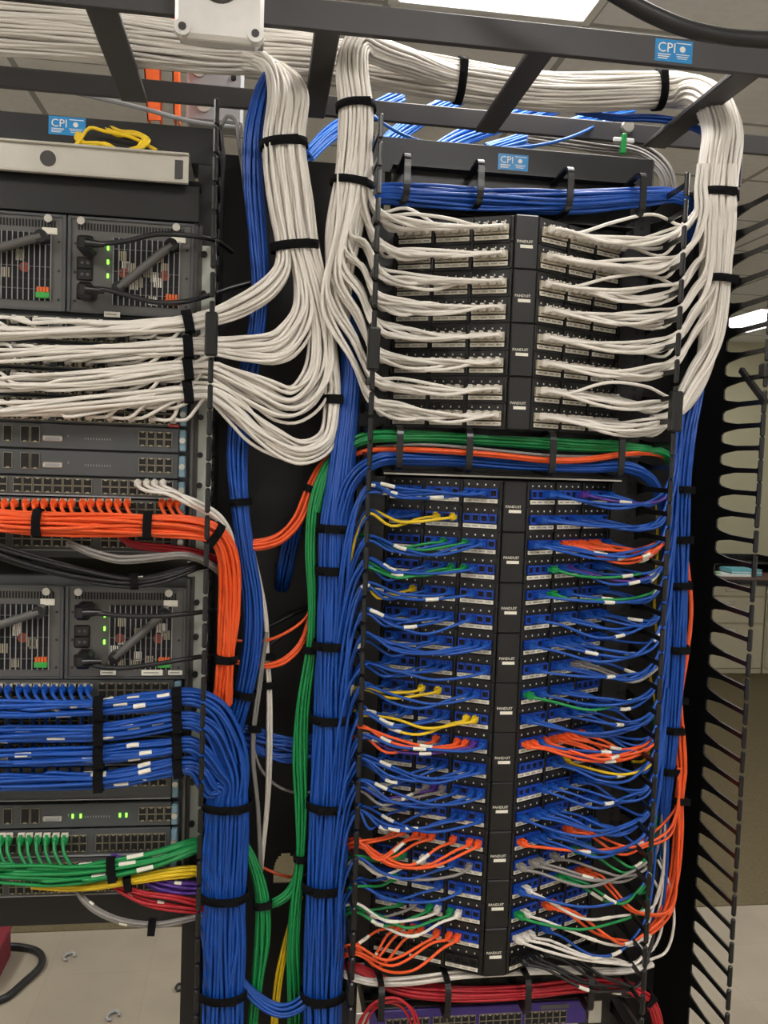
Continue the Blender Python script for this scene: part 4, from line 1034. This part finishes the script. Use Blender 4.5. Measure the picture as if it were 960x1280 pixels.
# chassis bodies ----------------------------------------------------------
for nm, ya, yb, lb in (('up', 268, 700, 'large grey switch chassis behind the white and orange cables'), ('low', 722, 1120, 'large grey switch chassis behind the four blue cable rows')):
    za, zb3_ = zed(ya), zed(yb)
    r = thing('switch_chassis', ((LX0 + LX1) / 2, 1.8, zb3_), lb, 'switch chassis')
    mb = MB().box((LX0, LY + .022, zb3_), (LX1, LY + .40, za), 'module_grey', .002)
    part('body', mb, r)
    for k, xx in enumerate((LX0 - .002, LX1 - .004)):
        part('side_flange', MB().box((xx, LY + .004, zb3_), (xx + .006, LY + .03, za), 'chassis_grey', .001), r)
        part('rack_ear', MB().box((xx - (.018 if k == 0 else -.005), LY + .026, zb3_), (xx + (.002 if k == 0 else .012), LY + .03, za), 'chassis_grey'), r)

def psu(xl, xr, yt, yb, label, kind, who):
    """fan-cooled power unit; xl/xr metres, yt/yb pixel heights"""
    z1, z0 = zed(yt, 120), zed(yb, 120); w = xr - xl; h = z1 - z0
    r = thing('power_supply', ((xl + xr) / 2, LY + .05, z0), label, 'power supply')
    part('front_plate', MB().box((xl, LY, z0), (xr, LY + .018, z1), 'chassis_grey', .002), r)
    part('rim', MB().box((xl, LY - .004, z0), (xl + .006, LY, z1), 'module_grey', .001).box((xr - .006, LY - .004, z0), (xr, LY, z1), 'module_grey', .001).box((xl, LY - .003, z1 - .004), (xr, LY, z1), 'module_grey').box((xl, LY - .003, z0), (xr, LY, z0 + .004), 'module_grey'), r)
    gx0 = xl + (.074 if kind == 'R' else .012); gx1 = xr - (.024 if kind == 'R' else .024)
    gz0, gz1 = z0 + h * .10, z0 + h * .80
    mb = MB().box((gx0, LY - .0012, gz0), (gx1, LY - .0002, gz1), 'dark_hole')
    rr = random.Random(int(xl * 1000) + yt)
    for k in range(11):                                    # white and metal circuit pieces behind the grille
        x = gx0 + (gx1 - gx0) * rr.random() * .85; z = gz0 + (gz1 - gz0) * rr.random() * .7
        for j in range(4):
            mb.box((x + j * .0035, LY - .0018, z), (x + j * .0035 + .0022, LY - .001, z + .016), 'tag_white' if k % 2 else 'port_metal')
    for fx in (.16, .78): mb.cyl((gx0 + (gx1 - gx0) * fx, LY - .002, gz0 + h * .34), (gx0 + (gx1 - gx0) * fx, LY - .0008, gz0 + h * .34), .0085, 'fan_orange', 14)
    mb.box((gx0, LY - .0016, gz0 + h * .22), (gx1, LY - .001, gz0 + h * .235), 'panel_black')
    part('vent', mb, r, 'dark vent opening with pale parts inside')
    mb = MB(); nb = int((gx1 - gx0) / .0085)
    for k in range(nb + 1):
        x = gx0 + (gx1 - gx0) * k / nb; mb.cyl((x, LY - .0045, gz0), (x, LY - .0045, gz1), .0010, 'box_grey', 6)
    for k in range(3):
        z = gz0 + (gz1 - gz0) * (k + .5) / 3; mb.box((gx0, LY - .0046, z - .0006), (gx1, LY - .0034, z + .0006), 'chassis_grey')
    part('grille', mb, r)
    mb = MB()
    for k in range(int(w / .005) - 6): mb.box((xl + .016 + k * .005, LY - .0006, z1 - .022), (xl + .019 + k * .005, LY + .0002, z1 - .010), 'dark_hole')
    part('vent_slots', mb, r)
    # slanted carrying handle
    hx0, hx1 = gx0 + (.012 if kind == 'R' else -.03), gx1 - .012
    a, b = Vector((hx0, LY - .02, z0 + h * .26)), Vector((hx1, LY - .02, z0 + h * .74))
    hd = part('handle', MB().cyl(a, b, .0072, 'chassis_grey', 14), r)
    for q in (a, b): part('handle_foot', MB().cyl(q + Vector((0, -.006, 0)), q + Vector((0, .02, 0)), .0105, 'black_plastic', 16), hd)
    q = Vector((gx1 - .003, 0, z1 - h * .17))
    part('tag', MB().box((q.x - .012, LY - .0025, q.z - .006), (q.x + .012, LY - .0003, q.z + .005), 'tag_white', .0006), r, 'small white paper tag')
    for xx in ((gx1 - .004,) if kind == 'L' else (gx1 - .006, xl + .022)):
        part('latch_screw', MB().cyl((xx, LY - .010, z1 - h * .055), (xx, LY - .002, z1 - h * .055), .0065, 'silver', 14, .0058), r, 'bright thumb screw')
    tx = gx1 - .012
    tb = part('terminal_block', MB().box((tx - .011, LY - .008, gz0 + .004), (tx + .011, LY - .001, gz0 + .014), 'term_green' if kind == 'L' or yt > 500 else 'term_orange', .001), r, 'green terminal block' if kind == 'L' or yt > 500 else 'orange terminal block')
    mb = MB()
    for k in range(4): mb.box((tx - .009 + k * .005, LY - .0085, gz0 + .014), (tx - .0055 + k * .005, LY - .001, gz0 + .022), 'term_orange')
    part('terminals', mb, tb, 'orange terminals')
    for k in range(6):
        x = xl + .012 + (w - .024) * (k % 2); z = z0 + h * (.12 + .3 * (k // 2)); part('rivet', MB().cyl((x, LY - .0012, z), (x, LY, z), .0022, 'panel_black', 8), r)
    if kind == 'R':
        sx = xl + .028
        for k, fz_ in enumerate((.74, .52, .40, .20)):
            z = z0 + h * fz_
            part('socket', MB().box((sx - .013, LY - .004, z - .010), (sx + .013, LY, z + .010), 'black_plastic', .002).cyl((sx - .004, LY - .0046, z), (sx - .004, LY - .0038, z), .0026, 'chassis_grey', 8).cyl((sx + .005, LY - .0046, z), (sx + .005, LY - .0038, z), .0026, 'chassis_grey', 8), r)
        for k in range(3):
            z = z0 + h * (.69 - .145 * k); part('indicator', MB().box((sx + .0355, LY - .003, z - .0038), (sx + .0385, LY - .0003, z + .0038), 'led_green', .0008), r, 'lit green indicator')
    return r, z0, z1
XM = xed(83, 330)
psus = []
psus.append(psu(LX0, XM, 272, 392, 'grey power supply unit in the upper chassis, left one cut by the photo edge', 'L', ''))
psus.append(psu(XM + .002, LX1 - .003, 272, 392, 'grey power supply unit with lit green indicators in the upper chassis', 'R', ''))
XM2 = xed(80, 790)
psus.append(psu(LX0, XM2, 733, 848, 'grey power supply unit in the lower chassis, left one cut by the photo edge', 'L', ''))
psus.append(psu(XM2 + .002, LX1 - .003, 733, 848, 'grey power supply unit with lit green indicators in the lower chassis', 'R', ''))

def power_cord(pp, label):
    Q = spline([tuple(P(*p)) for p in pp], .01)
    q0 = P(*pp[0])
    r = thing('power_cable', tuple(q0), label, 'power cable')
    part('plug', MB().box((q0.x - .013, 1.505, q0.z - .013), (q0.x + .013, LY - .004, q0.z + .013), 'black_plastic', .005).cyl((q0.x, 1.507, q0.z), (q0.x + .03, 1.512, q0.z), .008, 'black_plastic', 12, .0045), r)
    part('cable', MB().tube(Q, .0042, 'black_cable', 9), r)
power_cord([(107, 305, 1.515), (125, 305, 1.512), (160, 301, 1.51), (195, 293, 1.51), (230, 294, 1.515), (258, 298, 1.54), (275, 304, 1.59), (290, 315, 1.65)], 'black power cord in the upper socket of the upper power supply')
power_cord([(107, 363, 1.515), (125, 361, 1.51), (155, 368, 1.505), (195, 378, 1.505), (232, 377, 1.515), (262, 369, 1.55), (290, 360, 1.6), (320, 352, 1.66)], 'black power cord in the lower socket of the upper power supply')
power_cord([(104, 765, 1.515), (125, 767, 1.51), (160, 770, 1.505), (200, 770, 1.505), (235, 767, 1.515), (260, 764, 1.55), (285, 762, 1.62)], 'black power cord in the upper socket of the lower power supply')
power_cord([(104, 826, 1.515), (120, 832, 1.51), (150, 835, 1.505), (195, 830, 1.505), (230, 824, 1.515), (258, 820, 1.55), (285, 818, 1.62)], 'black power cord in the lower socket of the lower power supply')

# line cards --------------------------------------------------------------
def card(z0, z1, label, name='line_card', cat='line card'):
    r = thing(name, ((LX0 + LX1) / 2, LY + .02, z0), label, cat)
    part('front_plate', MB().box((LX0 + .004, LY, z0 + .0006), (LX1 - .022, LY + .020, z1 - .0006), 'module_grey', .0012), r)
    lv = part('ejector', MB().box((LX1 - .021, LY - .006, z0 + .003), (LX1 - .010, LY + .012, z1 - .003), 'lug_blue', .002), r, 'bluish ejector lever')
    part('screw', MB().cyl((LX1 - .0155, LY - .012, (z0 + z1) / 2), (LX1 - .0155, LY - .006, (z0 + z1) / 2), .005, 'silver', 12), r, 'silver thumb screw')
    return r
NM4 = ['uppermost', 'second', 'third', 'lowest']
for k, z in enumerate(LCZ):
    r = card(z - .0224, z + .0224, f'grey line card with white cables, {NM4[k]} of the four')
    for g in range(2):
        xa = LX1 - .030 - g * .207; part('port_block', port_row(xa - .196, xa, z, LY, 12, 2, .019), r, 'metal framed double row of sockets')
    q = xed(100, 460); part('divider', MB().box((q - .003, LY - .0045, z - .018), (q + .003, LY, z + .018), 'port_metal', .001), r, 'brass coloured divider')
    part('ejector_tip', MB().box((LX1 - .040, LY - .008, z - .022), (LX1 - .022, LY, z - .017), 'lug_red', .001), r, 'red ejector tip')
def sup(yc, label, leds=False, hh=.0215):
    z = zed(yc); r = card(z - hh, z + hh, label, 'management_module', 'management module')
    for px, n in ((10, 1), (38, 2)):
        x = xed(px, yc); 
        for k in range(n):
            xx = x + (k - (n - 1) / 2) * .0165; part('socket', port_row(xx - .008, xx + .008, z + .002, LY, 1, 1, .030), r)
    x = xed(66, yc); part('serial_port', MB().box((x - .016, LY - .004, z - .009), (x + .016, LY, z + .001), 'silver', .002).box((x - .012, LY - .0046, z - .0065), (x + .012, LY - .0036, z - .002), 'box_grey', .001), r, 'pale serial connector')
    xa, xb = xed(173, yc), xed(216, yc)
    part('fiber_cage', port_row(xa, xb, z + .001, LY, 4, 2, .0125), r, 'metal fibre cage block')
    x = xed(97, yc)
    mb = MB()
    for k in range(10): mb.box((x + .012 + k * .0045, LY - .0006, z - .004), (x + .0135 + k * .0045, LY + .0002, z - .001), 'box_grey')
    mb.box((x - .016, LY - .0006, z - .001), (x - .0145, LY + .0002, z + .003), 'box_grey')
    part('legend', mb, r)
    if leds:
        for px in (91, 101, 150, 158):
            q = xed(px, yc); part('indicator', MB().box((q - .0014, LY - .002, z - .004), (q + .0014, LY - .0003, z + .003), 'led_green'), r, 'lit green indicator')
    return r
sup(547, 'dark management module under the white cards, upper of the pair')
sup(580, 'dark management module under the white cards, lower of the pair')
sup(1019, 'dark management module with lit green indicators below the blue rows', True)

def pcard(y0, y1, rows, label, blocks=((0, .30), (.335, .66), (.68, .99)), rowpitch=.0125, per=8):
    za, zb_ = zed(y0), zed(y1); r = card(zb_, za, label)
    W = LX1 - .03 - (LX0 + .01)
    for zc in rows:
        for a, b in blocks:
            part('port_block', port_row(LX1 - .03 - W * b, LX1 - .03 - W * a, zed(zc), LY, per, 2, rowpitch), r, 'metal framed double row of sockets')
    part('bright_edge', MB().box((LX0 + .006, LY - .003, zb_ + .001), (LX1 - .024, LY, zb_ + .003), 'box_grey'), r)
    return r
pcard(597, 622, (608,), 'line card with bare sockets and four white plugs above the orange row')
pcard(623, 658, (635,), 'line card behind the orange cables')
pcard(660, 690, (675,), 'line card in shade under the orange cables')
pcard(849, 885, (862,), 'line card behind the uppermost blue cable row')
pcard(886, 922, (900,), 'line card behind the second blue cable row')
pcard(923, 957, (938,), 'line card behind the third blue cable row')
pcard(958, 1000, (974,), 'line card behind the lowest blue cable row')
pcard(1036, 1070, (1053,), 'line card behind the green plugs', rowpitch=.015, per=10)
pcard(1071, 1118, (1085, 1105), 'line card behind the green and purple cables', per=10)
za, zb_ = zed(1119), zed(1158)
r = thing('blank_panel', (-.35, 1.58, zb_), 'black shelf front at the foot of the left equipment', 'panel')
part('face', MB().box((LX0, LY + .01, zb_), (LX1, LY + .014, za), 'panel_black', .001), r)
part('tray', MB().box((LX0, LY + .014, zb_), (LX1, LY + .35, zb_ + .004), 'panel_black'), r)

# tags on the chassis edges
for px, py, w_, h_ in ((140, 393, .026, .009), (135, 841, .026, .008), (190, 841, .036, .010), (219, 841, .024, .008)):
    q = P(px, py, LY - .006); 
    solo('paper_tag', MB().box((q.x - w_ / 2, LY - .0055, q.z - h_ / 2), (q.x + w_ / 2, LY - .0045, q.z + h_ / 2), 'tag_white', .0003).box((q.x - w_ * .4, LY - .0058, q.z - .0006), (q.x + w_ * .3, LY - .0052, q.z + .0006), 'text_dark'), tuple(q),
         {140: 'white tag under the upper power supply', 135: 'white tag under the lower power supply, nearest its sockets', 190: 'wide white tag under the lower power supply, in the middle of three', 219: 'white tag under the lower power supply, nearest the rail'}[px], 'tag')

# ------------------------------------------------------------------ cables of the left rack
def row_exits(pxs, y, y_in, dz=-.03, fwd=.03):
    """plugs stand in sockets at pixel row y; cable drops forward and down into the bundle"""
    out = []
    for px in pxs:
        p = P(px, y, LY)
        out.append((p.x + .035 + RNG.rand() * .02, [(p.x + .016 + .008 * RNG.rand(), LY - fwd - .012, p.z + dz), (p.x + .003, LY - fwd, p.z + dz * .4), (p.x, LY - .016, p.z)], (p.x, LY, p.z)))
    return out
# orange
Oh = [(278, 880, 1.545, 15, 15), (283, 822, 1.535, 15, 15), (287, 770, 1.53, 18, 16), (288, 725, 1.525, 18, 16), (283, 690, 1.515, 17, 16), (268, 668, 1.505, 17, 15), (240, 660, 1.50, 18, 15), (185, 657, 1.495, 19, 15), (120, 655, 1.495, 20, 15), (48, 654, 1.495, 19, 15), (-20, 650, 1.495, 18, 15), (-70, 648, 1.495, 18, 15)]
feed('orange_cable_harness', 'orange cables along the sockets, bending down beside the rail', Oh, 'orange_cable', row_exits([222, 213, 203, 160, 148, 137, 126, 115, 105, 91, 80, 69, 57, 46, 34, 20, 8, -4, -16, -28, -40, -52], 626, 655) + row_exits([-20 - 6 * k for k in range(14)], 636, 655), .0031,
     (fr_at(Oh, 1), fr_at(Oh, 5), fr_at(Oh, 7), fr_at(Oh, 9)), .3, 9, tiew=.014)
# blue rows
for k, (yy, yr) in enumerate(((884, 876), (915, 903), (944, 935), (974, 960))):
    off = (3 - k)
    base_pts = [(277 + 3 * k - 8, 1480, 1.54, 18, 16), (280 + 4 - 3 * k, 1240, 1.53 + .006 * k, 18, 16), (279 + 12 - 8 * k, 1180, 1.53, 20, 17), (281 + 10 - 8 * k, 1117, 1.53, 19, 16), (283 + 10 - 8 * k, 1060, 1.53, 20, 17), (285 + 12 - 8 * k, 1005, 1.525, 18, 16),
                (287 + 12 - 8 * k, 965 + 6 * k, 1.52, 18, 16), (281 + 10 - 9 * k, (925, 945, 965, 985)[k], 1.515, 18, 16), (262 + 6 - 5 * k, (885, 912, 945, 965)[k], 1.505, 17, 15), (238, yr - 4, 1.50, 15, 14), (205, yr, 1.50, 15, 14), (160, yy - 4, 1.498, 15, 14), (124, yy, 1.495, 14, 14), (60, yy + 2, 1.495, 15, 14), (0, yy + 3, 1.495, 16, 14), (-70, yy + 2, 1.495, 16, 14)]
    plugs = [112, 103, 91, 80, 69, 58, 47, 36, 26, 12, 0, -12, -24, -36] if k == 0 else [150 - 15 * j for j in range(14)]
    ex = row_exits(plugs, (857, 893, 925, 955)[k], yy, -.02) + row_exits([-8 * j - 10 for j in range(12)], (866, 898, 930, 960)[k], yy, -.015)
    feed('blue_cable_harness', f'blue cables from the sockets into the lower trunk, {NM4[k]} of the four rows', base_pts, 'blue_cable', ex, .0031, (fr_at(base_pts, 12), fr_at(base_pts, 10) - .004), .3, 16, group='blue harnesses of the left rack', tiew=.016, plug=(k == 0))
for j, (x, y, Y, a, b) in enumerate(((284, 1005, 1.525, 42, 31), (281, 1118, 1.53, 41, 31), (279, 1240, 1.535, 41, 31))):
    c = P(x, y, Y); t = Vector((0.0, 0, -1)); l = t.cross(Vector((0, 1, 0))).normalized(); d = l.cross(t)
    solo('velcro_tie', tie_mesh(c, t, l, d, a / 1000, b / 1000, .014), tuple(c), f'{["uppermost", "middle", "lowest"][j]} black strap around the lower blue trunk of the left rack', 'cable tie', 'straps on the lower blue trunk')
# filling cables inside the lower blue trunk
Lf = [(277, 1480, 1.545, 36, 25), (279, 1240, 1.535, 36, 26), (280, 1180, 1.535, 38, 27), (281, 1117, 1.535, 36, 26), (283, 1060, 1.535, 38, 27), (285, 1005, 1.53, 36, 26), (289, 965, 1.54, 30, 20)]
harness('blue_cable_loom', 'lower blue cable trunk of the left rack, gathering its four rows', 'cable loom', Lf, 'blue_cable', .0031, 1, 60, wander=.2)

# white short four
Wf = [(292, 740, 1.56, 6, 7), (292, 700, 1.55, 6, 7), (286, 668, 1.535, 7, 8), (270, 645, 1.52, 8, 8), (240, 628, 1.505, 8, 8), (215, 615, 1.50, 8, 8), (195, 610, 1.50, 8, 8), (150, 606, 1.50, 8, 8)]
feed('white_cable_harness', 'four white cables plugged above the orange row, bending down beside it', Wf, 'white_cable', row_exits([204, 194, 184, 173], 603, 615, -.012), .0032, (), .3)
# green
Gh = [(300, 1052, 1.60, 12, 12), (262, 1054, 1.575, 12, 12), (236, 1060, 1.52, 13, 12), (200, 1073, 1.505, 14, 12), (140, 1086, 1.498, 16, 12), (90, 1092, 1.495, 19, 12), (40, 1092, 1.495, 21, 12), (-70, 1086, 1.495, 21, 12)]
feed('green_cable_harness', 'green cables plugged below the management module, sweeping towards the trunk', Gh, 'green_cable', row_exits([82, 71, 60, 49, 38, 28, 13, 4, -8, -20, -32, -44], 1042, 1085, -.045) + row_exits([-10 * j - 12 for j in range(8)], 1056, 1085, -.03), .0031, (fr_at(Gh, 4),), .35, 7, tiew=.014)
Yh = [(300, 1088, 1.60, 9, 8), (262, 1092, 1.57, 12, 8), (238, 1090, 1.52, 13, 8), (200, 1094, 1.51, 11, 8), (160, 1101, 1.508, 8, 8), (120, 1108, 1.51, 6, 7), (80, 1110, 1.53, 5, 6), (40, 1108, 1.55, 4, 4)]
harness('yellow_cable_harness', 'yellow cables under the green ones, heading into the trunk', 'cable harness', Yh, 'yellow_cable', .0031, 2, 22, wander=.3, ties=(fr_at(Yh, 4) + .02,))
Ph = [(290, 1118, 1.58, 8, 7), (255, 1110, 1.54, 15, 8), (225, 1109, 1.525, 16, 8), (190, 1101, 1.525, 13, 8), (165, 1082, 1.53, 6, 6), (140, 1070, 1.55, 4, 4)]
harness('purple_cable_harness', 'purple cables with white labels below the yellow ones', 'cable harness', Ph, 'purple_cable', .0030, 2, 18, wander=.45, sleeves=5)
Rh = [(290, 1142, 1.58, 8, 7), (250, 1134, 1.53, 12, 8), (215, 1128, 1.51, 16, 8), (180, 1122, 1.508, 15, 8), (155, 1112, 1.515, 10, 7), (140, 1104, 1.54, 5, 5)]
harness('red_cable_harness', 'bright red cables below the purple ones', 'cable harness', Rh, 'red_cable', .0030, 2, 16, wander=.4, sleeves=2)
Gyh = [(290, 1138, 1.58, 5, 6), (248, 1145, 1.53, 6, 7), (215, 1153, 1.51, 7, 7), (190, 1156, 1.505, 7, 7), (150, 1151, 1.505, 8, 7), (120, 1138, 1.51, 8, 6), (102, 1122, 1.525, 6, 5), (95, 1108, 1.55, 4, 4)]
harness('grey_cable_harness', 'grey cables drooping lowest in the left rack', 'cable harness', Gyh, 'gray_cable', .0031, 2, 12, wander=.4, sleeves=2, ties=(fr_at(Gyh, 3),))
# dark mess under the orange row
Bh = [(-60, 665, 1.50, 12, 9), (0, 690, 1.50, 13, 10), (50, 706, 1.498, 14, 10), (110, 720, 1.498, 13, 10), (168, 727, 1.50, 10, 10), (210, 720, 1.51, 10, 9), (245, 708, 1.54, 9, 8), (275, 705, 1.6, 8, 8)]
harness('black_cable_harness', 'black cables drooping across the top of the lower power supplies', 'cable harness', Bh, 'black_cable', .0034, 2, 20, wander=.5, ties=(fr_at(Bh, 4),), sleeves=1)
Gg = [(296, 770, 1.59, 6, 6), (288, 735, 1.57, 6, 6), (270, 710, 1.54, 7, 6), (235, 694, 1.51, 7, 7), (190, 697, 1.50, 8, 7), (150, 700, 1.50, 8, 7), (110, 690, 1.51, 7, 7), (85, 678, 1.54, 5, 5)]
harness('grey_cable_harness', 'grey cables swinging under the orange row', 'cable harness', Gg, 'gray_cable', .0030, 1, 8, wander=.5)
Rr = [(290, 712, 1.58, 6, 7), (268, 698, 1.55, 7, 8), (240, 690, 1.53, 8, 8), (200, 685, 1.53, 8, 8), (165, 680, 1.54, 6, 6), (150, 670, 1.55, 4, 4)]
harness('red_cable_harness', 'dark red cables tucked right under the orange row', 'cable harness', Rr, 'red_cable', .0030, 2, 16, wander=.3)

# ------------------------------------------------------------------ floor beneath the left rack
Q = spline([tuple(PZ(x, y, .012)) for x, y in ((-30, 1250), (0, 1250), (30, 1228), (52, 1205), (48, 1190), (22, 1183), (-30, 1184))], .02)
r = thing('floor_cable', tuple(Q[0][:3]), 'black cable lying in a loop on the pale floor tiles', 'cable'); part('cable', MB().tube(Q, .011, 'black_cable', 10), r)
a = PZ(-10, 1250, 0)
r = thing('maroon_box', (a.x, a.y + .1, 0), 'maroon box standing on the floor at the photo edge', 'box')
b1, b2 = PZ(16, 1158, .0), PZ(4, 1235, 0)
yb_ = 2.66
xr_ = P(14, 1180, yb_ + .2).x; ztop = P(5, 1157, yb_ + .2).z
part('body', MB().box((xr_ - .35, yb_, 0), (xr_, yb_ + .2, ztop - .01), 'maroon', .006), r); part('lid', MB().box((xr_ - .352, yb_ - .003, ztop - .012), (xr_ + .002, yb_ + .203, ztop), 'maroon', .004), r)
for i, (px, py) in enumerate(((88, 1196), (143, 1270), (228, 1234))):
    c = PZ(px, py, .006); Q = [tuple(c + Vector((.012 * math.cos(t * .5) * (1 + .1 * t), .02 * math.sin(t * .5), .003 * (t % 2)))) for t in range(10)]
    solo('wire_scrap', MB().tube(spline(Q, .006), .004, 'black_cable' if i == 2 else 'box_grey', 6), tuple(c), ['grey wire scrap on the floor under the shelf front', 'grey wire scrap on the floor at the bottom of the photo', 'black wire scrap on the floor beside the rack upright'][i], 'wire scrap')



# ------------------------------------------------------------------ world and view
w = bpy.data.worlds.new('World'); SC.world = w; w.use_nodes = True
w.node_tree.nodes['Background'].inputs[0].default_value = (.9, .95, 1, 1)
w.node_tree.nodes['Background'].inputs[1].default_value = .02
SC.view_settings.view_transform = 'Standard'; SC.view_settings.look = 'None'
SC.view_settings.gamma = 1.0; SC.view_settings.use_curve_mapping = False
SC.view_settings.exposure = EXPOSURE
